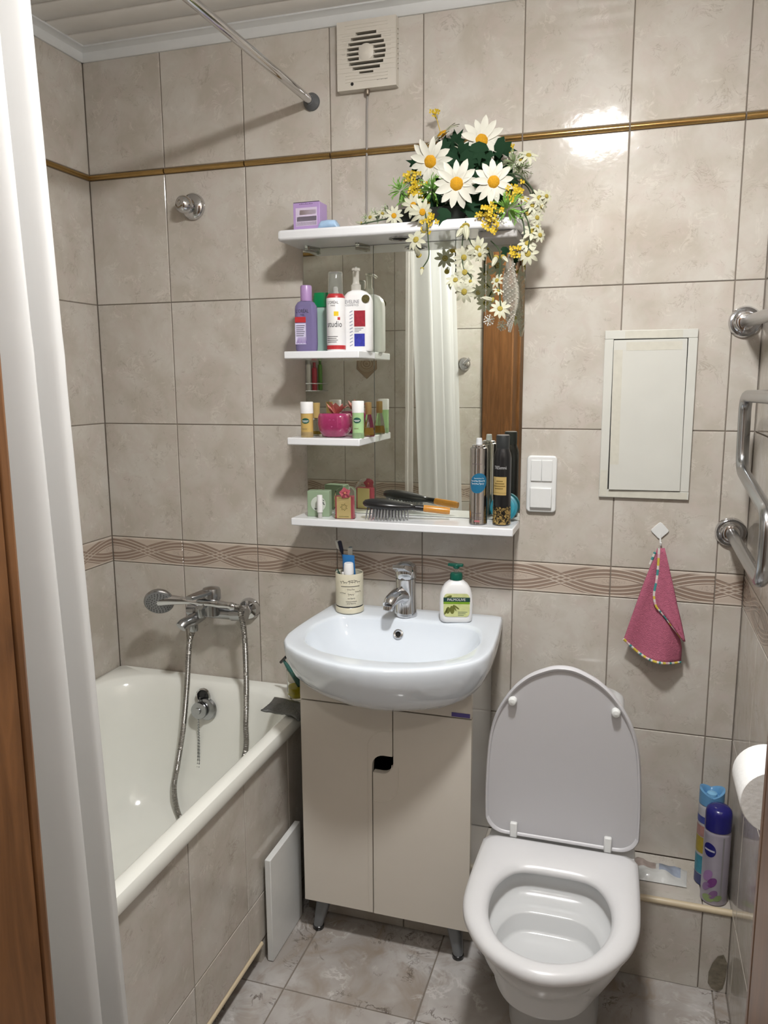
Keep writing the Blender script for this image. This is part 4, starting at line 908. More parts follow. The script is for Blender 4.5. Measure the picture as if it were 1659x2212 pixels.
scribble(lm, c, r+.0008, R(-40), R(52), S3+.112, .0042, 9, .0010); scribble(lm, c, r+.0008, R(-38), R(46), S3+.105, .0040, 8, .0010); scribble(lm, c, r+.0008, R(-20), R(44), S3+.119, .0024, 6, .0006)
build('white_print', lm, WHT, t)
lm = MB()
for z_ in (S3+.030, S3+.015, S3+.0195, S3+.155): cyl_patch(lm, c, r+.0004, R(-35), R(30), z_, z_+.0012, 8)
build('fine_print', lm, col((.12, .09, .10), .5), t)
build('red_mark', cyl_patch(MB(), c, r+.0004, R(-14), R(20), S3+.008, S3+.0125, 5), col((.40, .12, .13), .5), t)
x0, x1, zt = span(1066, 1104, 940, -.080, 1040); cx = (x0+x1)/2; r = (x1-x0)/2; c = (cx, -.080)
t = thing('black_hairspray', 'tall black hairspray can with gold label and leopard print base', 'spray can', (cx, -.08, S3))
build('can', MB().lathe([(r*.92, S3), (r, S3+.003), (r, zt-.058), (r*.95, zt-.048), (r*.80, zt-.038), (r*.74, zt-.033)], (*c, 0), 36), M_black, t)
build('cap', MB().lathe([(r*.72, zt-.035), (r*.76, zt-.030), (r*.76, zt-.002), (r*.73, zt), (0, zt)], (*c, 0), 30), col((.022, .025, .026), .45), t)
build('cap_disc', MB().lathe([(r*.70, zt+.0001), (r*.66, zt+.0012), (0, zt+.0013)], (*c, 0), 26), mat('grey_cap_top', (.30, .30, .31), .3, .4), t)
build('gold_label', cyl_patch(MB(), c, r+.0004, R(-62), R(36), S3+.078, S3+.124, 14), GOLD, t)
lm = MB()
for k, (a0, a1) in enumerate(((-30, 12), (-42, 22), (-50, 28), (-44, 14))): cyl_patch(lm, c, r+.0008, R(a0), R(a1), S3+.112-.0062*k, S3+.1145-.0062*k, 8)
cyl_patch(lm, c, r+.0008, R(-60), R(35), S3+.0835, S3+.0843, 8); build('label_print', lm, col((.20, .13, .03), .5), t)
lm = MB(); txt_cyl(lm, 'TRESemmé', .0115, c, r+.0006, R(-6), S3+.147, .62); build('lettering', lm, col((.45, .45, .45), .4), t)
M_leo = mat('leopard_print', (.3, .2, .05), .3, .4, var=0); N = NT(M_leo); v, o, rn_ = N.coords(); N.l(N.mix(N.ramp(N.noise(v, 160, 2, .5, 1.2), .46, .54), (.42, .29, .10), (.01, .009, .008)), N.b.inputs['Base Color'])
build('leopard_band', cyl_patch(MB(), c, r+.0003, R(-100), R(100), S3+.003, S3+.048, 28), M_leo, t)
t = thing('round_compact', 'round teal plastic compact leaning on the mirror behind the black can', 'compact', (1.222, -.03, S3))
tfc = Matrix.Translation((1.228, -.0335, S3+.0365)) @ Matrix.Rotation(R(78), 4, 'X')
build('case', MB().lathe([(.030, -.006), (.035, -.004), (.036, 0), (.035, .004), (.030, .006)], tf=tfc, n=36), col((.02, .20, .27), .3), t)
build('disc', MB().lathe([(.028, .0061), (.024, .0075), (0, .0078)], tf=tfc, n=32), col((.03, .26, .34), .25), t)
# --- on top of the canopy
x0, x1, zt = span(634, 692, 437, -.105, 470); cx = (x0+x1)/2; w = (x1-x0)/2
t = thing('lilac_cream_box', 'lilac face cream carton on top of the mirror canopy', 'box', (cx, -.085, CT))
tfb = Matrix.Translation((cx, -.082, 0)) @ Matrix.Rotation(R(-2), 4, 'Z'); dz = zt-CT
build('carton', MB().box(-w, w, -.024, .024, CT, zt, tf=tfb), col((.42, .29, .55), .35), t, bev=.001)
def fpanel(nm, a, b, c0, c1, m): build(nm, MB().box(-w+2*w*a, -w+2*w*b, -.0246, -.0240, CT+dz*c0, CT+dz*c1, tf=tfb), m, t)
fpanel('pale_panel', .10, .90, .20, .82, col((.60, .52, .66), .35)); fpanel('gold_picture', .25, .86, .58, .74, GOLD); fpanel('dark_picture', .12, .88, .22, .34, col((.12, .09, .16), .35)); fpanel('soft_picture', .14, .88, .36, .52, col((.55, .47, .50), .35))
build('open_flap', MB().loft([[(x, y, z) for x, y in ((-w*.98, -.0235), (w*.96, -.0235), (w*.80, .022), (-w*.8, .022))] for z in (zt+.0005, zt+.0015)], tf=tfb @ Matrix.Translation((0, 0, 0))), col((.05, .03, .07), .5), t)
lm = MB()
for k in range(7): lm.box(-w*.5+w*.15*k, -w*.42+w*.15*k, -.0248, -.0244, CT+dz*.93, CT+dz*(.955+.01*(k % 2)), tf=tfb)
build('fine_print', lm, col((.18, .12, .25), .5), t)['kind'] = 'stuff'
t = thing('blue_wrapped_soap', 'small soap bar in pale blue glossy wrapper on the canopy', 'soap', (.775, -.1, CT))
x0, x1, zt = span(692, 732, 466, -.105, 478)
rings = []
for k, sc_ in ((0, .35), (.06, .75), (.15, .95), (.5, 1), (.85, .93), (.95, .6), (1, .3)):
    xx = x0+(x1-x0)*k; hgt = .026*sc_
    rings.append([(xx, -.105+.020*math.cos(q)*(.8+.2*sc_), CT+hgt*.5+hgt*.5*math.sin(q)*(1 if abs(math.sin(q)) < .9 else .95)) for q in [2*math.pi*i/16 for i in range(16)]])
M_blue = mat('blue_wrapper', (.36, .52, .72), .18, ns=60, var=.15, bump=.6, bs=70, coat=.4)
build('wrapper', MB().loft(rings), M_blue, t, sharp=180)
# ================================================================== THINGS ON THE BASIN
cxx, cyy, CZ = .812, -.070, .8472
t = thing('toothbrush_cup', 'cream ceramic toothbrush cup with black script on the basin', 'cup', (cxx, cyy, CZ))
M_cup = mat('cream_ceramic', (.66, .62, .48), .22)
cr_ = .0385
build('saucer_base', MB().lathe([(cr_*.96, CZ), (cr_*1.02, CZ+.002), (cr_*1.02, CZ+.014), (cr_*.97, CZ+.0165)], (cxx, cyy, 0), 40), M_cup, t)
build('dark_groove', MB().lathe([(cr_*.965, CZ+.0160), (cr_*.965, CZ+.0205)], (cxx, cyy, 0), 40, cap=False), M_black, t)
build('cup', MB().lathe([(cr_*.97, CZ+.0200), (cr_, CZ+.0225), (cr_, CZ+.108), (cr_*.975, CZ+.110), (cr_*.93, CZ+.108), (cr_*.93, CZ+.024), (0, CZ+.022)], (cxx, cyy, 0), 40), M_cup, t)
lm = MB(); ca = R(26)
cc_ = (cxx, cyy); rr_ = cr_+.0006
scribble(lm, cc_, rr_, ca-R(46), ca+R(44), CZ+.088, .0075, 8, .0010); scribble(lm, cc_, rr_, ca-R(10), ca+R(22), CZ+.0925, .005, 3, .0009)
scribble(lm, cc_, rr_, ca-R(16), ca+R(16), CZ+.068, .0045, 5, .0008); scribble(lm, cc_, rr_, ca-R(48), ca-R(20), CZ+.058, .0045, 4, .0008); scribble(lm, cc_, rr_, ca+R(16), ca+R(44), CZ+.061, .0045, 4, .0008); scribble(lm, cc_, rr_, ca-R(14), ca+R(14), CZ+.054, .0055, 3, .0008); scribble(lm, cc_, rr_, ca-R(14), ca+R(16), CZ+.043, .0040, 5, .0008); scribble(lm, cc_, rr_, ca-R(18), ca+R(20), CZ+.029, .0030, 5, .0007)
cyl_patch(lm, (cxx, cyy), cr_+.0006, ca-R(42), ca+R(38), CZ+.0765, CZ+.0778, 10); cyl_patch(lm, (cxx, cyy), cr_+.0006, ca-R(22), ca+R(24), CZ+.0345, CZ+.0355, 8)
build('script', lm, INK, t)
def brush(label, base, top, c_handle, bristle, nm='toothbrush', bs_=(0, -1, 0)):
    base, top = Vector(base), Vector(top); t = thing(nm, label, 'toothbrush', base); d = (top-base).normalized(); L_ = (top-base).length
    build('handle', MB().tube([base, base+d*L_*.45, base+d*L_*.74, base+d*L_*.80, base+d*L_*.84, top-d*.002, top], [.0045, .0050, .0030, .0035, .0058, .0058, .003], 10), c_handle, t)
    b = Vector(bs_).normalized(); s_ = d.cross(b).normalized(); m_ = MB(); n0 = base+d*L_*.845
    m_.loft([[tuple(n0+d*a_*.021+s_*w_+b*h_) for a_, w_ in ((0, -.0058), (0, .0058), (1, .0058), (1, -.0058))] for h_ in (.003, .0145)])
    build('bristles', m_, bristle, t)
M_navy = col((.012, .014, .035), .3); M_brist = col((.62, .61, .55), .8)
brush('dark navy toothbrush with pale bristles leaning left in the cup', (cxx+.010, cyy, CZ+.026), tuple(P(733, 1168, 1, -.060)), M_navy, M_brist, bs_=(-.5, .3, .2))
brush('blue toothbrush with clear bristles standing at the back of the cup', (cxx+.002, cyy+.02, CZ+.026), tuple(P(757, 1181, 1, -.045)), col((.35, .45, .52), .2, trans=.5), M_brist, bs_=(.2, -1, 0))
t = thing('toothpaste_tube', 'blue toothpaste tube standing on its white cap in the cup', 'toothpaste', (cxx+.01, cyy, CZ+.03))
tb = Vector((cxx+.006, cyy-.004, CZ+.030)); tt = P(753, 1212, 1, -.074); dd = (tt-tb).normalized(); ss = Vector((1, 0, -.02))
q_ = dd.cross(ss).normalized()
def trg(s_, a_, b_): return [tuple(tb+dd*s_+ss*(a_*math.cos(u))+q_*(b_*math.sin(u))) for u in [2*math.pi*i/18 for i in range(18)]]
HL = (P(757, 1197, 1, -.060)-tb).length
build('tube', MB().loft([trg(.0, .010, .010), trg(.075, .018, .010), trg(HL*.86, .0175, .008), trg(HL, .0180, .0015)]), col((.02, .14, .36), .3), t)
t2 = thing('toothpaste_tube', 'white capped toothpaste standing in front of the blue tube', 'toothpaste', (cxx+.014, cyy-.015, CZ+.03))
tb2 = Vector((cxx+.006, cyy-.019, CZ+.028)); tp2 = P(753, 1216, 1, -.095); d2 = (tp2-tb2).normalized(); LL = (tp2-tb2).length
build('tube', MB().tube([tb2, tb2+d2*(LL-.034), tb2+d2*(LL-.030)], [.010, .0142, .0125], 16), col((.60, .64, .68), .3), t2)
cp_ = build('cap', MB().tube([tb2+d2*(LL-.030), tb2+d2*(LL-.028), tb2+d2*(LL-.002), tb2+d2*LL], [.0138, .0142, .0128, .0112], 20), WHT, t2)
tag(build('interdental_pick', MB().tube([(cxx-.006, cyy-.02, CZ+.03), tuple(P(741, 1236, 1, -.1))], [.003, .0042], 8), WHT), 'short white plastic handle between the brushes in the cup', 'toothbrush')
t = thing('green_razor', 'dark green razor handle standing in the cup', 'razor', (cxx-.02, cyy, CZ+.03))
build('handle', MB().tube([(cxx-.012, cyy, CZ+.03), tuple(P(731, 1240, 1, -.065)), tuple(P(727, 1230, 1, -.062))], [.004, .006, .004], 10), col((.02, .05, .03), .4), t)
# liquid soap
sx_, sy_ = 1.113, -.078; SB = .8472
t = thing('soap_dispenser', 'white liquid soap pump bottle with olive label and green pump', 'soap bottle', (sx_, sy_, SB))
w = .0435
mb, tf = slab_bottle(sx_, sy_, w, .0235, [(.86, .85, SB), (.94, .95, SB+.003), (.97, 1, SB+.012), (1.0, 1, SB+.045), (.97, 1, SB+.070), (.86, .97, SB+.088), (.68, .9, SB+.100), (.45, .72, SB+.108), (.34, .60, SB+.1105), (.34, .62, SB+.114)], n=8, ang=R(14))
build('bottle', mb, WHT, t, sharp=60)
f1 = fronted(tf, .0235) @ Matrix.Translation((0, -.0006, 0))
def blend_y(x): return .0040*(abs(x)/w)**3
def lab(nm, out, m, off=0): 
    n_ = len(out); q = MB()
    q.add([(x*w, -.0004-off+.0, z) for x, z in out], [tuple(range(n_))], tf=f1); return build(nm, q, m, t)
ov_ = rrect(-.76, .80, 0, 1, .22, 5); zl = lambda v: SB+.017+.062*v
M_lab = mat('olive_label', (.55, .58, .26), .35, ns=60, var=.25)
lab('label', [(x, zl(v if v > .05 else v)) for x, v in [(a_, (b_-0)/1.0) for a_, b_ in ov_]], M_lab)
for (x_, z_, a_, l_, wd) in ((-.5, .28, 80, .20, .26), (-.25, .30, 95, .24, .28), (-.62, .22, 60, .2, .12), (.0, .42, -35, .22, .10), (-.1, .38, -60, .2, .09), (-.45, .86, 20, .20, .14)):
    pts_ = []
    for k in range(12):
        q = 2*math.pi*k/12; lx_, lz_ = l_*math.cos(q), wd*.5*math.sin(q); pts_.append((x_+lx_*math.cos(R(a_))-lz_*math.sin(R(a_)), zl(z_)+.062*(lx_*math.sin(R(a_))+lz_*math.cos(R(a_)))*.75))
    lab('olive_print', pts_, col((.13, .14, .02), .4, ns=150, var=.3), .0003)
lab('green_stripe', [(-.77, zl(.56)), (.80, zl(.56)), (.80, zl(.66)), (-.77, zl(.66))], col((.17, .33, .01), .4), .0005)
lab('name_band', [(-.77, zl(.65)), (.82, zl(.65)), (.82, zl(.84)), (-.77, zl(.84))], col((.006, .045, .035), .4), .0006)
lm = txt_plane(MB(), 'PALMOLIVE', .0098, f1 @ Vector((.0, -.0016, zl(.745))), f1.to_3x3() @ Vector((1, 0, 0)), sx=.95); build('lettering', lm, WHT, t)
lm = MB()
for k in range(3): lm.box(w*.10, w*(.66-.1*k), -.0010, -.0007, zl(.20-.07*k), zl(.22-.07*k), tf=f1)
build('small_print', lm, col((.16, .20, .14), .5), t)
M_dg = mat('dark_green_pump', (.0, .085, .055), .3)
build('collar', MB().lathe([(.0165, SB+.112), (.0165, SB+.124), (.0145, SB+.129), (.008, SB+.130)], (sx_, sy_, 0), 26), M_dg, t)
build('stem', MB().lathe([(.0045, SB+.128), (.0045, SB+.142)], (sx_, sy_, 0), 14), M_glassy, t)
pm = MB().lathe([(.0075, SB+.141), (.0085, SB+.144), (.0085, SB+.152), (0, SB+.153)], (sx_, sy_, 0), 18)
pm.loft([[tuple(Vector((sx_+dx_, sy_, SB+.150))+Vector((0, b_, c_))) for b_, c_ in ((-.006*k_, -.003), (.006*k_, -.003), (.006*k_, .0035), (-.006*k_, .0035))] for dx_, k_ in ((-.022, .8), (-.01, 1.2), (.012, 1.2), (.018, .9))])
build('pump_head', pm, M_dg, t, bev=.001)
# ================================================================== THINGS BY THE BATH AND TOILET
gx, gy, gz = .655, -.088, .5805
t = thing('shaving_glass', 'clear tumbler holding yellow liquid and razors on the bath corner', 'glass', (gx, gy, gz))
build('glass', MB().lathe([(.021, gz), (.026, gz+.006), (.0275, gz+.02), (.0285, gz+.085), (.0275, gz+.085), (.0262, gz+.02), (.022, gz+.006), (0, gz+.004)], (gx, gy, 0), 32), M_glass, t)
build('liquid', MB().lathe([(.021, gz+.0055), (.0255, gz+.016), (.0262, gz+.034), (0, gz+.034)], (gx, gy, 0), 28), mat('yellow_soap', (.62, .52, .01), .12, trans=.3), t)
def razor(label, b, tp_, hdir, ch, chd):
    b, tp_ = Vector(b), Vector(tp_); t = thing('razor', label, 'razor', b); build('handle', MB().tube([b, b+(tp_-b)*.75, tp_], [.0075, .006, .0035], 10), ch, t)
    h = Vector(hdir).normalized(); build('head', MB().tube([tp_-h*.019, tp_+h*.019], .0042, 8), chd, t)
razor('green handled razor leaning left in the tumbler', (gx+.010, gy, gz+.036), tuple(P(612, 1425, 1, gy)), (.5, -.35, .5), col((.03, .12, .10), .35), M_black)
razor('dark grey razor with white edge behind in the tumbler', (gx+.012, gy+.008, gz+.036), tuple(P(637, 1424, 1, gy+.01)), (.2, 0, 1), col((.06, .06, .05), .4), WHT)
q = MB(); nx, ny = 14, 10; rn = random.Random(6)
for j in range(ny+1):
    for i in range(nx+1):
        u, v_ = i/nx, j/ny; x_ = .607+.110*u+.006*math.sin(3*v_); y_ = -.138-.088*v_+.004*math.sin(5*u)
        z_ = .5835+.0025*rn.random()-(max(0, x_-.695)**2)*22 + (.004*(1-u) if u < .3 else 0)
        if x_ < .668: z_ -= 0
        q.v.append((x_, y_, z_+.0035*math.sin(6*u)*math.sin(4*v_)+.003))
q.f = [(j*(nx+1)+i, j*(nx+1)+i+1, (j+1)*(nx+1)+i+1, (j+1)*(nx+1)+i) for j in range(ny) for i in range(nx)]
o = build('scouring_cloth', q, mat('grey_scourer', (.16, .165, .16), .35, .45, ns=180, var=.35, bump=1.0, bs=220), sharp=180); m_ = o.modifiers.new('thick', 'SOLIDIFY'); m_.thickness = .004; m_.offset = 1
tag(o, 'silver grey scouring cloth draped over the bath rim', 'cloth')
# spray cans on the ledge
def can(cx, cy, z0, ztop, r, label, nm, body, capm, cap_h, extra):
    t = thing(nm, label, 'spray can', (cx, cy, z0)); zc = ztop-cap_h
    build('can', MB().lathe([(r*.92, z0), (r*1.0, z0+.003), (r, zc-.012), (r*.96, zc-.002), (r*.90, zc)], (cx, cy, 0), 32), body, t); extra(t, (cx, cy), r, z0, zc, ztop, capm); return t
LZ = .2205
def front_cap(t, c, r, z0, zc, zt, m):
    build('cap', MB().lathe([(r*1.0, zc), (r*1.0, zt-.020), (r*.93, zt-.010), (r*.72, zt-.003), (r*.3, zt), (0, zt)], (*c, 0), 32), m, t)
    build('blue_badge', cyl_oval(MB(), c, r+.0005, R(-38), z0+.142, .016, .018), m, t)
    build('badge_print', cyl_patch(MB(), c, r+.0009, R(-62), R(-14), z0+.139, z0+.1435, 6), col((.45, .45, .55), .4), t)
    build('side_stripe', cyl_patch(MB(), c, r+.0004, R(18), R(26), z0+.02, zc-.01, 3), col((.25, .24, .25), .4), t)
    for z_, a_, w_, h_, cc in ((.060, -18, .010, .014, (.16, .04, .19)), (.075, -40, .011, .016, (.30, .17, .36)), (.045, -45, .009, .012, (.24, .14, .30)), (.030, -10, .009, .012, (.20, .10, .23)), (.018, -30, .016, .010, (.24, .32, .14)), (.022, 10, .010, .008, (.20, .28, .12))):
        build('flower_print', cyl_oval(MB(), c, r+.0006, R(a_), z0+z_, w_, h_, shear=.4), col(cc, .4), t)
zt_ = P(1550, 1738, 1, -.150).z
can(1.776, -.152, LZ, zt_, .0305, 'silver air freshener can with navy cap on the ledge', 'air_freshener', mat('lilac_silver_can', (.38, .355, .42), .3, .3, ns=14, var=.25), mat('navy_cap', (.012, .012, .14), .22), .058, front_cap)
def back_cap(t, c, r, z0, zc, zt, m):
    o_ = MB(); n = 32
    rings = [[(c[0]+r*k*math.cos(2*math.pi*i/n), c[1]+r*k*math.sin(2*math.pi*i/n), z) for i in range(n)] for k, z in ((1, zc), (1, zt-.016))]
    top = [(c[0]+r*math.cos(2*math.pi*i/n), c[1]+r*math.sin(2*math.pi*i/n), zt-.013*(1-abs(math.cos(2*math.pi*i/n)))-(.004 if math.sin(2*math.pi*i/n) < 0 else 0)) for i in range(n)]
    inn_ = [(c[0]+r*.80*math.cos(2*math.pi*i/n), c[1]+r*.80*math.sin(2*math.pi*i/n), zt-.004-.013*(1-abs(math.cos(2*math.pi*i/n)))) for i in range(n)]
    low = [(c[0]+r*.70*math.cos(2*math.pi*i/n), c[1]+r*.70*math.sin(2*math.pi*i/n), zt-.024) for i in range(n)]
    build('cap', o_.loft(rings+[top, inn_, low], False, True), m, t, sharp=50)
    build('button', MB().lathe([(.013, zt-.024), (.012, zt-.014), (.006, zt-.011), (0, zt-.011)], (*c, 0), 18), col((.20, .44, .66), .3), t)
    for z0_, z1_, cc in ((.0, .03, (.05, .06, .16)), (.03, .08, (.03, .22, .30)), (.085, .13, (.36, .27, .03)), (.13, .16, (.38, .20, .18)), (.165, .185, (.06, .08, .30))):
        build('label_band', cyl_patch(MB(), c, r+.0005, R(-100), R(10), z0+z0_+.002, z0+z1_, 12), col(cc, .35, ns=90, var=.3), t)
zt_ = P(1537, 1700, 1, -.080).z
can(1.766, -.082, LZ, zt_, .0295, 'air freshener can with pale blue open cap standing behind', 'air_freshener', col((.42, .42, .44), .35), mat('sky_cap', (.12, .30, .52), .3), .040, back_cap)
# packet of wipes
q = MB(); nx, ny = 18, 10; pc4 = [P(1372, 1846, 2, .222), P(1489, 1880, 2, .222), P(1484, 1917, 2, .222), P(1372, 1894, 2, .222)]
pc4 = [Vector((1.585, -.035, 0)), Vector((1.722, -.055, 0)), Vector((1.716, -.128, 0)), Vector((1.585, -.128, 0))]
for j in range(ny+1):
    for i in range(nx+1):
        u, v_ = i/nx, j/ny; b = (pc4[0]*(1-u)+pc4[1]*u)*(1-v_)+(pc4[3]*(1-u)+pc4[2]*u)*v_
        e_ = min(1, 5*min(u, 1-u, v_, 1-v_)); hgt = .016*e_*(1-.45*u)+.004*e_*math.sin(9*u+5*v_)+.003*e_*math.sin(17*u-4*v_)
        q.v.append((b.x, b.y, .2225+max(0, hgt)))
q.f = [(j*(nx+1)+i, j*(nx+1)+i+1, (j+1)*(nx+1)+i+1, (j+1)*(nx+1)+i) for j in range(ny) for i in range(nx)]
t = thing('wipes_packet', 'white plastic packet of wet wipes lying on the ledge', 'packet', (1.65, -.09, .222))
M_pk = mat('packet_film', (.58, .58, .56), .22, ns=20, var=.12, bump=.5, bs=50); M_pk2 = mat('packet_picture', (.30, .34, .42), .25, ns=35, var=.6)
o = build('film', q, M_pk, t, sharp=180); o.data.materials.append(M_pk2); o.data.materials.append(mat('packet_brown', (.33, .27, .24), .3, ns=60, var=.4))
for p in o.data.polygons:
    i, j = p.index % nx, p.index // nx
    if 9 <= i <= 15 and 0 < j < 6: p.material_index = 1
    elif i < 8 and 0 < j < 5: p.material_index = 2
# ================================================================== PINK CLOTH ON THE HOOK
t = thing('pink_washcloth', 'pink terry washcloth with striped hem hanging from the hook', 'cloth', (1.617, -.02, .92))
M_terry = mat('pink_terry', (.44, .12, .19), .95, ns=140, var=.22, bump=1.0, bs=420, bd=.003)
YT = -.030
def px3(x, y, d=YT): return P(x, y, 1, d)
def interp(tab, v):
    for (a, *A), (b, *B) in zip(tab, tab[1:]):
        if v <= b: k = (v-a)/(b-a); return [p+(q_-p)*k for p, q_ in zip(A, B)]
    return tab[-1][1:]
# left sheet: v, left px, right px, top-left py, right py
tabA = [(0, 1420, 1432, 1184, 1184), (.15, 1406, 1434, 1222, 1222), (.4, 1385, 1440, 1275, 1285), (.7, 1362, 1462, 1338, 1352), (.88, 1349, 1472, 1376, 1398), (1, 1347, 1470, 1380, 1430)]
tabB = [(0, 1424, 1436, 1184, 1184), (.25, 1421, 1448, 1240, 1240), (.45, 1413, 1457, 1284, 1280), (.6, 1417, 1463, 1308, 1310), (.8, 1440, 1471, 1336, 1345), (1, 1477, 1479, 1384, 1386)]
def cloth(tab, dep, nu=16, nv=26, rag=0):
    q = MB()
    for j in range(nv+1):
        v_ = j/nv; l, r, yl, yr = interp(tab, v_)
        for i in range(nu+1):
            u = i/nu; px_ = l+(r-l)*u; py_ = yl+(yr-yl)*u + rag*v_*math.sin(math.pi*u)*(1 if v_ > .86 else 0)
            q.v.append(tuple(px3(px_, py_, dep(u, v_))))
    q.f = [(j*(nu+1)+i, j*(nu+1)+i+1, (j+1)*(nu+1)+i+1, (j+1)*(nu+1)+i) for j in range(nv) for i in range(nu)]; return q
for nm, tab, dep, rag in (('back_fold', tabA, lambda u, v_: -.020-.014*v_-.014*math.sin(math.pi*u)*v_-.010*math.sin(8*u+2.5*v_)*v_, 22), ('front_fold', tabB, lambda u, v_: -.028-.020*v_-.012*math.sin(math.pi*(1-u)*.9)*v_-.004*math.sin(9*u)*v_, 0)):
    o = build(nm, cloth(tab, dep, rag=rag), M_terry, t, sharp=180); m_ = o.modifiers.new('thick', 'SOLIDIFY'); m_.thickness = .004; m_.offset = 0
M_hem = [mat('hem_white', (.62, .58, .54), .8), mat('hem_teal', (.05, .25, .25), .8), mat('hem_yellow', (.58, .45, .06), .8), mat('hem_rose', (.62, .38, .42), .8)]
def hem(pts, seq, off, nm='hem'):
    pts = smooth_path([px3(x, y, d) for x, y, d in pts], 8); n = len(pts); o = build(nm, MB().tube(pts, .0032, 8), M_hem[0], t)
    for m_ in M_hem[1:]: o.data.materials.append(m_)
    for p in o.data.polygons: p.material_index = seq[int((p.index//8)/2.2+off) % len(seq)]
depA = lambda u, v_: -.020-.014*v_-.014*math.sin(math.pi*u)*v_-.010*math.sin(8*u+2.5*v_)*v_
depB = lambda u, v_: -.028-.020*v_-.012*math.sin(math.pi*(1-u)*.9)*v_-.004*math.sin(9*u)*v_
lf_ = [(v_, interp(tabB, v_)) for v_ in (0, .15, .3, .45, .6, .7, .8, .9, 1)]
hem([(q_[0], q_[2], depB(0, v_)-.0015) for v_, q_ in lf_], [0, 3, 2, 2, 0, 1, 0, 3, 1, 1, 0, 2], 0)
hem([(1347+123*u, 1380+50*u+22*math.sin(math.pi*u), depA(u, 1)-.0015) for u in (0, .12, .25, .38, .5, .62, .75, .88, 1)], [0, 1, 0, 2, 3, 0, 1, 0, 2, 2], 3)
hem([(1404, 1219, -.024), (1415, 1193, -.024)], [1, 0], 1, 'loop_tag')
# ================================================================== SEEN IN THE MIRROR: FRONT WALL FITTINGS
t = thing('robe_hook', 'chrome robe hook on the tiles beside the door frame', 'hook', (.806, YF, 1.545))
tff = Matrix.Translation((.806, YF+.0008, 1.545)) @ Matrix.Rotation(R(-90), 4, 'X')
build('rose', MB().lathe([(0, 0), (.030, 0), (.030, .005), (.024, .014), (.012, .018), (0, .018)], tf=tff, n=28), M_chrome, t)
build('peg', MB().tube([(.806, YF+.015, 1.545), (.82, YF+.05, 1.552), (.84, YF+.055, 1.566)], [.007, .007, .009], 10), M_chrome, t)
t = thing('wall_plaque', 'tan relief plaque with rose emblem stuck to the tiles', 'plaque', (.345, YF, 1.54))
sh_ = [(-.048, .05), (.048, .05), (.050, -.012), (.0, -.058), (-.050, -.012)]
M_plq = mat('plaque_clay', (.30, .22, .15), .5)
tpq = Matrix(((1, 0, 0, .345), (0, 0, 1, YF+.0006), (0, 1, 0, 1.54), (0, 0, 0, 1)))
build('shield', MB().prism(sh_, 0, .004, tf=tpq), M_plq, t, bev=.001)
for r_ in (.040, .034, .022, .010): build('relief_ring', MB().tube([tuple(tpq @ Vector((r_*math.cos(a*math.pi/12), .012+r_*.9*math.sin(a*math.pi/12), .0045))) for a in range(25)], .0022, 6), col((.42, .34, .25), .5), t)
t = thing('wire_basket', 'chrome wire corner basket on the front wall', 'basket', (.08, YF+.05, 1.43))
for z_ in (1.428, 1.462): build('rim_wire', MB().tube([(.004, YF+.11, z_), (.06, YF+.11, z_), (.145, YF+.03, z_), (.150, YF+.004, z_)], .0022, 6), M_chrome, t)
for k in range(6): build('floor_wire', MB().tube([(.01+.025*k, YF+.004, 1.428), (.01+.025*k, YF+(.11 if k < 3 else .11-.03*(k-2)), 1.428)], .0015, 6), M_chrome, t)
for x_, y_, r_, h_, cc, lb in ((.030, .045, .022, .16, (.16, .10, .28), 'purple shampoo bottle in the wire corner basket'), (.070, .050, .013, .15, (.62, .60, .56), 'white slim tube in the wire corner basket'), (.098, .045, .012, .13, (.42, .04, .06), 'red slim bottle in the wire corner basket'), (.122, .032, .010, .15, (.08, .20, .03), 'green slim bottle in the wire corner basket')):
    t = thing('shower_bottle', lb, 'bottle', (x_, YF+y_, 1.4305))
    build('body', MB().lathe([(r_*.9, 1.4305), (r_, 1.435), (r_, 1.4305+h_*.78), (r_*.5, 1.4305+h_*.82)], (x_, YF+y_, 0), 18), col(cc, .3), t); build('cap', MB().lathe([(r_*.6, 1.4305+h_*.81), (r_*.6, 1.4305+h_), (0, 1.4305+h_)], (x_, YF+y_, 0), 14), col(tuple(c_*.6 for c_ in cc), .35), t)
# ================================================================== ARTIFICIAL FLOWER ARRANGEMENT
fa = thing('flower_arrangement', 'artificial daisies with ivy and trailing sprays on the mirror canopy', 'flowers', (1.06, -.08, CT))
M_pet = mat('daisy_petal', (.62, .61, .53), .6, ns=60, var=.05); M_pet2 = mat('pale_petal', (.50, .50, .38), .65, ns=60, var=.08)
M_ctr = mat('daisy_centre', (.60, .30, .005), .8, ns=400, var=.3, bump=1, bs=600); M_ctr2 = mat('olive_centre', (.33, .26, .04), .8, ns=300, var=.3)
M_leaf = mat('ivy_leaf', (.012, .038, .017), .85, ns=80, var=.3); M_stem = mat('wire_stem', (.05, .075, .04), .6)
M_spray = mat('green_spray', (.16, .34, .06), .6, ns=200, var=.35); M_yel = mat('yellow_bloom', (.55, .38, .01), .6, ns=200, var=.2); M_wdot = mat('white_bud', (.70, .72, .62), .6)
M_pale = mat('pale_spray', (.30, .38, .20), .6, ns=200, var=.3)
for _m in (M_leaf, M_stem): _m.node_tree.nodes['Principled BSDF'].inputs['Specular IOR Level'].default_value = .15
RN = random.Random(11)
build('planter', MB().loft([[(1.03+x, -.075+y, z) for x, y in rrect(-w_, w_, -d_, d_, .03, 6)] for w_, d_, z in ((.085, .038, CT), (.098, .046, CT+.035), (.09, .04, CT+.036))]), col((.010, .014, .010), .7), fa)
def frame(n, spin=0):
    n = Vector(n).normalized(); q = n.to_track_quat('Z', 'Y').to_matrix().to_4x4(); return q @ Matrix.Rotation(spin, 4, 'Z')
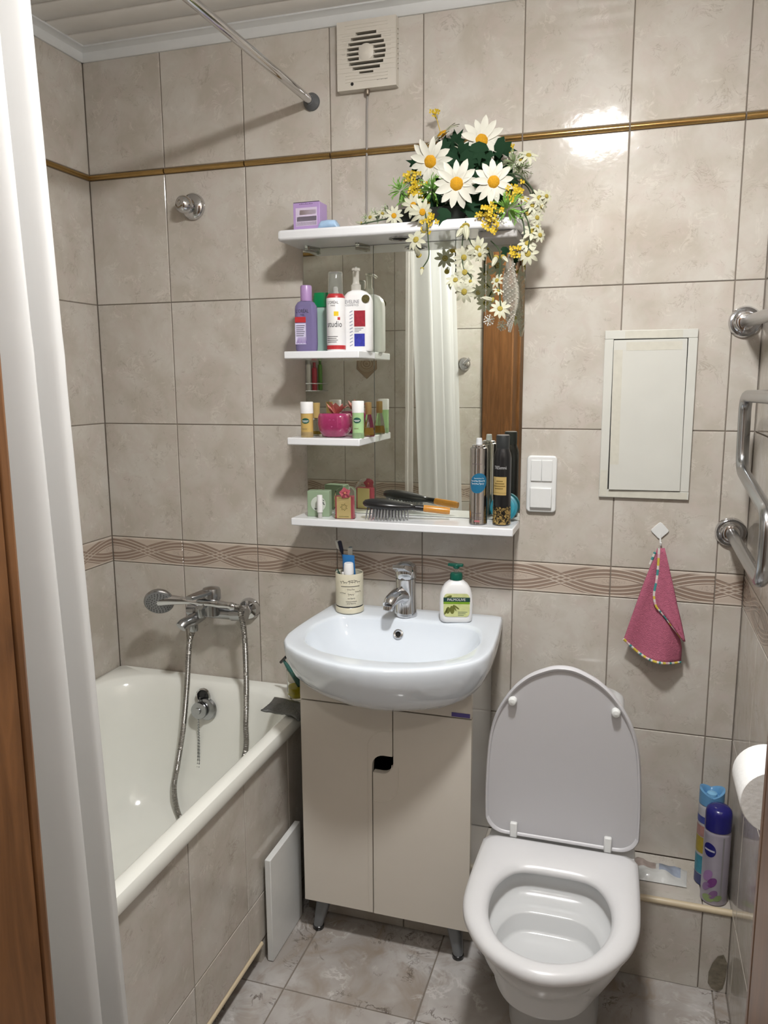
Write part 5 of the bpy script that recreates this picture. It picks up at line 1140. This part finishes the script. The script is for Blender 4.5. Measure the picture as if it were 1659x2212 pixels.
def petal_mesh(L_, w_, droop, notch=.0):
    vs = []; K = 6
    for k in range(K+1):
        s_ = k/K; wd = w_*(math.sin(math.pi*(.12+.80*s_))**.8)*(1 if s_ < .99 else .25); zz = .10*L_*math.sin(math.pi*s_*.8)-droop*L_*s_*s_
        vs += [(L_*s_, -wd, zz+.12*w_), (L_*s_, 0, zz-.10*w_), (L_*s_, wd, zz+.12*w_)]
    return vs, [(3*k+j, 3*k+j+1, 3*k+j+4, 3*k+j+3) for k in range(K) for j in range(2)]
def to_cam(p, mixin=(0, 0, 0)): return (CAM-p).normalized()+Vector(mixin)
def daisy(px, py, y, rad, tilt, n=13, petals=M_pet, ctr=M_ctr, cr=.30, seed=0):
    p = P(px, py, 1, y); tf = Matrix.Translation(p) @ frame(to_cam(p, tilt), RN.random())
    c_ = build('daisy', MB().lathe([(0, -.004), (rad*cr*.9, -.002), (rad*cr, .003), (rad*cr*.8, .0065), (rad*cr*.3, .0085), (0, .008)], tf=tf, n=20), ctr, fa)
    for k in range(n):
        vs, fs = petal_mesh(rad*RN.uniform(.90, 1.05), rad*.175*RN.uniform(.9, 1.1), RN.uniform(-.05, .22))
        build('petal', MB().add(vs, fs, tf=tf @ Matrix.Rotation(2*math.pi*k/n+RN.uniform(-.07, .07), 4, 'Z') @ Matrix.Translation((rad*cr*.25, 0, .001*(k % 2)))), petals, c_, sharp=180)
    return p
stem_root = Vector((1.04, -.075, CT+.03))
for a in ((930, 349, -.120, .050, (-.25, 0, .05)), (1040, 304, -.075, .051, (.15, 0, .25)), (986, 397, -.150, .052, (.05, 0, -.05)), (1066, 393, -.140, .047, (.1, 0, .1))):
    p = daisy(*a); build('stem', MB().tube(smooth_path([stem_root, (stem_root+p)/2+Vector((0, .02, .01)), p+Vector((0, .008, -.002))], 5), .0022, 6), M_stem, fa)
daisy(956, 292, -.06, .045, (-1.0, .2, 1.5), 11, M_pet2)
daisy(1003, 338, -.05, .038, (.5, .9, .8), 10, M_pet2)
def small(px, py, y, rad, tilt=(0, 0, 0), n=10, ctr=M_ctr2, m=M_pet2, bud=False):
    p = P(px, py, 1, y); tf = Matrix.Translation(p) @ frame(to_cam(p, tilt), RN.random()*3); q = MB()
    for k in range(n):
        vs, fs = petal_mesh(rad*RN.uniform(.88, 1.08), rad*.19, RN.uniform(.0, .5) if not bud else -.9)
        q.add(vs, fs, tf=tf @ Matrix.Rotation(2*math.pi*k/n+RN.uniform(-.1, .1), 4, 'Z') @ Matrix.Translation((rad*.12, 0, 0)) @ (Matrix.Rotation(R(-50), 4, 'Y') if bud else Matrix.Identity(4)))
    o = build('small_daisy', q, m, fa, sharp=180); o['kind'] = 'stuff'
    build('flower_centre', MB().lathe([(rad*.30, 0), (rad*.26, .003), (0, .0045)], tf=tf, n=12), ctr, o); return p
# ivy leaves
lf = [(0, 0), (.30, .10), (.42, .34), (.22, .42), (.30, .70), (.10, .66), (0, 1.0), (-.10, .66), (-.30, .70), (-.22, .42), (-.42, .34), (-.30, .10)]
lv_vs = [(x, y, -.10*abs(x)+.08*y*(1-y)) for x, y in lf] + [(0, .45, .05)]
lmesh = mesh_of('ivy_leaf', MB().add(lv_vs, [(i, (i+1) % 12, 12) for i in range(12)]), M_leaf, 180)
def leaf(px, py, y, s_, tilt, spin):
    p = P(px, py, 1, y); o = bpy.data.objects.new('ivy_leaf', lmesh); C.objects.link(o); o.parent = fa; o.matrix_parent_inverse = Matrix.Translation(-WL[fa.name])
    o.matrix_basis = Matrix.Translation(p) @ frame(to_cam(p, tilt), spin) @ Matrix.Scale(s_, 4) @ Matrix.Translation((0, -.45, 0))
for k, (lx_, ly_) in enumerate(((960, 315), (985, 305), (1015, 345), (1000, 360), (965, 340), (975, 360), (1035, 355), (1050, 345), (1030, 380), (1045, 410), (1010, 360), (1025, 430), (950, 440), (935, 440), (920, 430), (965, 452), (995, 440), (1010, 450), (1040, 440), (1060, 435), (1000, 460), (1025, 455), (1085, 370), (1090, 320), (905, 370), (896, 352), (940, 380), (955, 380), (1075, 350), (975, 445), (1055, 452), (1080, 440), (945, 462), (985, 425), (1020, 405), (1035, 330), (1065, 328), (985, 335), (1000, 385), (1090, 410), (930, 455), (1100, 395), (1015, 375), (1030, 400), (1045, 375), (960, 365), (1000, 410), (1055, 420), (975, 395), (1020, 350), (940, 330), (1005, 320), (1070, 370), (950, 420), (1015, 440), (1035, 460))):
    leaf(lx_, ly_, -.075+.03*math.sin(k*2.3), RN.uniform(.042, .060), (RN.uniform(-.5, .5), RN.uniform(-.2, .2), RN.uniform(-.2, .6)), RN.uniform(0, 6.28))
leaf(957, 468, -.150, .045, (0, 0, .1), 2.7); leaf(1090, 545, -.10, .03, (.6, 0, 0), 2.9); leaf(985, 300, -.05, .045, (0, 0, .3), .2)
def puff(px, py, y, rad, m, dots=True, nb=46, name='green_spray'):
    p = P(px, py, 1, y); q = MB(); rn = random.Random(int(px+py))
    for k in range(nb):
        d = Vector((rn.gauss(0, 1), rn.gauss(0, 1)-.3, rn.gauss(0, 1))).normalized(); s_ = d.orthogonal().normalized(); L_ = rad*rn.uniform(.6, 1.05); w_ = rad*.075
        a_ = p+d*rad*.1; q.add([tuple(a_), tuple(a_+d*L_*.5+s_*w_), tuple(a_+d*L_), tuple(a_+d*L_*.5-s_*w_)], [(0, 1, 2, 3)])
        t_ = a_+d*L_*.75; e_ = (d+s_*.8).normalized(); q.add([tuple(t_), tuple(t_+e_*rad*.25+d*w_), tuple(t_+e_*rad*.36), tuple(t_+e_*rad*.25-d*w_)], [(0, 1, 2, 3)])
    o = build(name, q, m, fa, sharp=180); o['kind'] = 'stuff'
    if dots:
        q = MB()
        for k in range(16):
            d = Vector((rn.gauss(0, 1), -abs(rn.gauss(0, 1)), rn.gauss(-.3, 1))).normalized(); q.sphere(p+d*rad*rn.uniform(.8, 1.0), rad*.055, 6, 4)
        build('white_buds', q, M_wdot, o)['kind'] = 'stuff'
puff(866, 412, -.12, .032, M_spray, False); puff(933, 410, -.135, .036, M_spray); puff(1098, 452, -.14, .040, M_spray); puff(1112, 352, -.07, .030, M_pale, True); puff(1128, 365, -.06, .026, M_pale, True); puff(905, 385, -.10, .024, M_pale, False)
puff(812, 466, -.09, .020, M_pale, True, 24); puff(838, 458, -.08, .022, M_pale, True, 24); puff(792, 474, -.10, .016, M_pale, True, 20)
def yellow(px, py, y, rad, n=16):
    p = P(px, py, 1, y); q = MB(); st = MB(); rn = random.Random(int(px*3+py))
    for k in range(n):
        c_ = p+Vector((rn.gauss(0, .5), rn.gauss(0, .35), rn.gauss(0, .5)))*rad
        for j in range(4):
            a_ = j*math.pi/2+rn.random(); u = Vector((math.cos(a_), -.35, math.sin(a_))); s_ = u.cross(Vector((0, 1, 0))).normalized()*.0030
            q.add([tuple(c_), tuple(c_+u*.0045+s_), tuple(c_+u*.0072), tuple(c_+u*.0045-s_)], [(0, 1, 2, 3)])
        st.tube([p+Vector((0, .02, -.01)), c_], .0007, 4)
    o = build('yellow_spray', q, M_yel, fa, sharp=180); o['kind'] = 'stuff'; build('twigs', st, M_stem, o)['kind'] = 'stuff'
yellow(892, 402, -.125, .026, 22); yellow(905, 425, -.13, .022, 18); yellow(882, 385, -.11, .018, 10); yellow(928, 482, -.152, .020, 14); yellow(932, 470, -.155, .008, 4); yellow(1060, 470, -.160, .028, 26); yellow(1045, 460, -.16, .014, 8); yellow(1105, 418, -.13, .020, 14); yellow(1122, 412, -.10, .018, 10); yellow(1115, 545, -.13, .012, 7); yellow(940, 245, -.05, .010, 4); yellow(1108, 320, -.05, .007, 3)
build('tall_twig', MB().tube([P(955, 300, 1, -.06), P(945, 262, 1, -.05), P(938, 240, 1, -.05)], .0009, 5), M_yel, fa)
# trailing strands with small daisies
def strand(pts, r=.0016):
    build('trailing_stem', MB().tube(smooth_path([P(x, y, 1, d) for x, y, d in pts], 6), r, 6), M_stem, fa)
strand([(890, 462, -.10), (850, 470, -.12), (815, 477, -.135), (780, 484, -.145)]); strand([(880, 455, -.09), (840, 465, -.09), (800, 470, -.10)])
small(851, 466, -.135, .022, (0, 0, .2), ctr=M_ctr); small(800, 470, -.11, .016, (-.6, 0, .6)); small(780, 482, -.14, .013, (-.8, 0, .2), 7, bud=True); small(826, 462, -.10, .015, (.3, .2, 1)); small(893, 443, -.155, .026, (-.3, 0, .3), ctr=M_ctr); small(912, 458, -.165, .028, (.5, 0, -.1), ctr=M_ctr)
strand([(915, 440, -.155), (922, 480, -.165), (925, 520, -.165), (926, 555, -.162), (912, 580, -.16)])
small(899, 518, -.165, .026, (-.5, 0, .4), 9); small(915, 500, -.165, .020, (.2, 0, 1), 7, bud=True); small(905, 552, -.162, .024, (-.3, .2, .6), 8, bud=True); small(912, 580, -.16, .016, (-.2, 0, -1), 6, bud=True)
small(1006, 488, -.165, .032, (.1, 0, -1.1), 6, bud=True); small(1000, 494, -.168, .027, (-.5, 0, -.6), 6, bud=True)
strand([(1006, 478, -.155), (1001, 505, -.165), (998, 540, -.16), (1002, 580, -.158), (1018, 600, -.156), (1000, 632, -.155)]); strand([(1004, 495, -.165), (1015, 520, -.16), (1028, 545, -.158)])
for a in ((1002, 556, .024), (1032, 537, .026), (1004, 588, .023), (984, 605, .021), (1003, 630, .025), (1016, 608, .014), (1036, 550, .016)): small(a[0], a[1], -.157, a[2], (RN.uniform(-.3, .3), 0, RN.uniform(-.2, .5)), 10)
strand([(1105, 380, -.10), (1130, 390, -.11), (1150, 410, -.12), (1160, 430, -.12)]); strand([(1100, 385, -.09), (1135, 400, -.10), (1148, 420, -.11), (1152, 412, -.11)]); strand([(1120, 440, -.12), (1135, 465, -.13), (1145, 500, -.13), (1140, 540, -.13)]); strand([(1118, 455, -.12), (1130, 480, -.13), (1133, 510, -.13)])
strand([(1095, 375, -.10), (1120, 378, -.11), (1140, 395, -.12), (1155, 416, -.12)])
for a in ((1142, 336, .022, (.2, 0, 1.2)), (1125, 346, .014, (-.5, 0, 1)), (1165, 428, .022, (.5, 0, .6)), (1150, 445, .020, (.2, .3, .8)), (1180, 424, .016, (.8, 0, .4)), (1140, 462, .020, (-.3, 0, .6)), (1160, 470, .018, (.6, 0, .1)), (1150, 500, .024, (.2, 0, .7)), (1166, 508, .018, (.8, 0, .2)), (1139, 526, .021, (0, 0, .6)), (1140, 548, .025, (.1, 0, .1)), (1170, 446, .016, (.7, 0, -.2)), (1128, 428, .016, (0, .4, .9)), (1160, 490, .014, (.5, .4, .5))): small(a[0], a[1], -.125, a[2], a[3], 9)
strand([(1060, 520, -.14), (1078, 540, -.14), (1080, 570, -.14), (1078, 610, -.14), (1080, 640, -.14), (1082, 665, -.14)])
small(1072, 556, -.145, .024, (-.4, 0, -.8), 6, bud=True); small(1086, 555, -.14, .020, (.6, 0, -.6), 6, bud=True); small(1074, 606, -.14, .017, (-.6, 0, .4), 8); small(1064, 648, -.14, .022, (-1.2, 0, .3), 8, bud=True); small(1080, 667, -.14, .023, (.1, 0, .4), 10); small(1076, 628, -.14, .014, (.4, .3, .8), 8)
# hanging bead ornaments
M_bead = mat('silver_bead', (.70, .69, .64), .12, .8, ns=300, var=.2)
t = thing('icicle_ornament', 'silver beaded teardrop ornament hanging under the canopy', 'ornament', tuple(P(1103, 548, 1, -.115)))
ow = [(548, .0045), (560, .007), (580, .0105), (600, .0145), (620, .0175), (640, .0178), (660, .0155), (680, .0105), (700, .0065), (718, .0025)]
cxo = [1103, 1102, 1101, 1101, 1103, 1104, 1104, 1103, 1102, 1101]
rings = []
for (py, w_), px_ in zip(ow, cxo):
    c_ = P(px_, py, 1, -.115); rings.append([(c_.x+w_*1.12*math.cos(2*math.pi*i/18), c_.y+w_*.45*math.sin(2*math.pi*i/18), c_.z) for i in range(18)])
build('frosted_body', MB().loft(rings), mat('frosted_acrylic', (.62, .60, .54), .2, trans=.75, ior=1.15), t)
bd = MB()
for k in range(11):
    for j in range(7):
        py = 582+k*12.2-(j-3)*3.6; w_ = interp([(a_, b_) for a_, b_ in ow], py)[0]; u = (j-3)/3.3; c_ = P(1102+ (1 if py < 660 else 0), py, 1, -.115)
        bd.sphere((c_.x+w_*1.08*u, c_.y-w_*.45*math.sqrt(max(0, 1-u*u))-.0006, c_.z), .0023 if k % 3 else .0029, 7, 5)
build('beads', bd, M_bead, t)['kind'] = 'stuff'
build('thread', MB().tube([P(1103, 549, 1, -.115), P(1103, 528, 1, -.108)], .0007, 5), M_bead, t)
t = thing('bead_snowflake', 'small silver bead snowflake on a glittering thread by the mirror', 'ornament', tuple(P(1056, 692, 1, -.115)))
p = P(1056, 692, 1, -.115); bd = MB()
for k in range(6):
    a_ = k*math.pi/3+.3
    for r_ in (.004, .008, .012):
        bd.sphere((p.x+r_*math.cos(a_), p.y, p.z+r_*math.sin(a_)), .0024, 7, 5)
    bd.sphere((p.x+.011*math.cos(a_+.5), p.y, p.z+.011*math.sin(a_+.5)), .0021, 7, 5)
build('flake', bd.sphere(p, .003, 8, 5), M_bead, t)['kind'] = 'stuff'
bd = MB(); top = P(1050, 536, 1, -.115); bot = P(1049, 682, 1, -.115); bd.tube([top, bot], .0006, 5)
for k in range(24): bd.sphere(top+(bot-top)*(k/24), .0013 if k % 3 else .0021, 6, 4)
build('bead_thread', bd, M_bead, t)['kind'] = 'stuff'
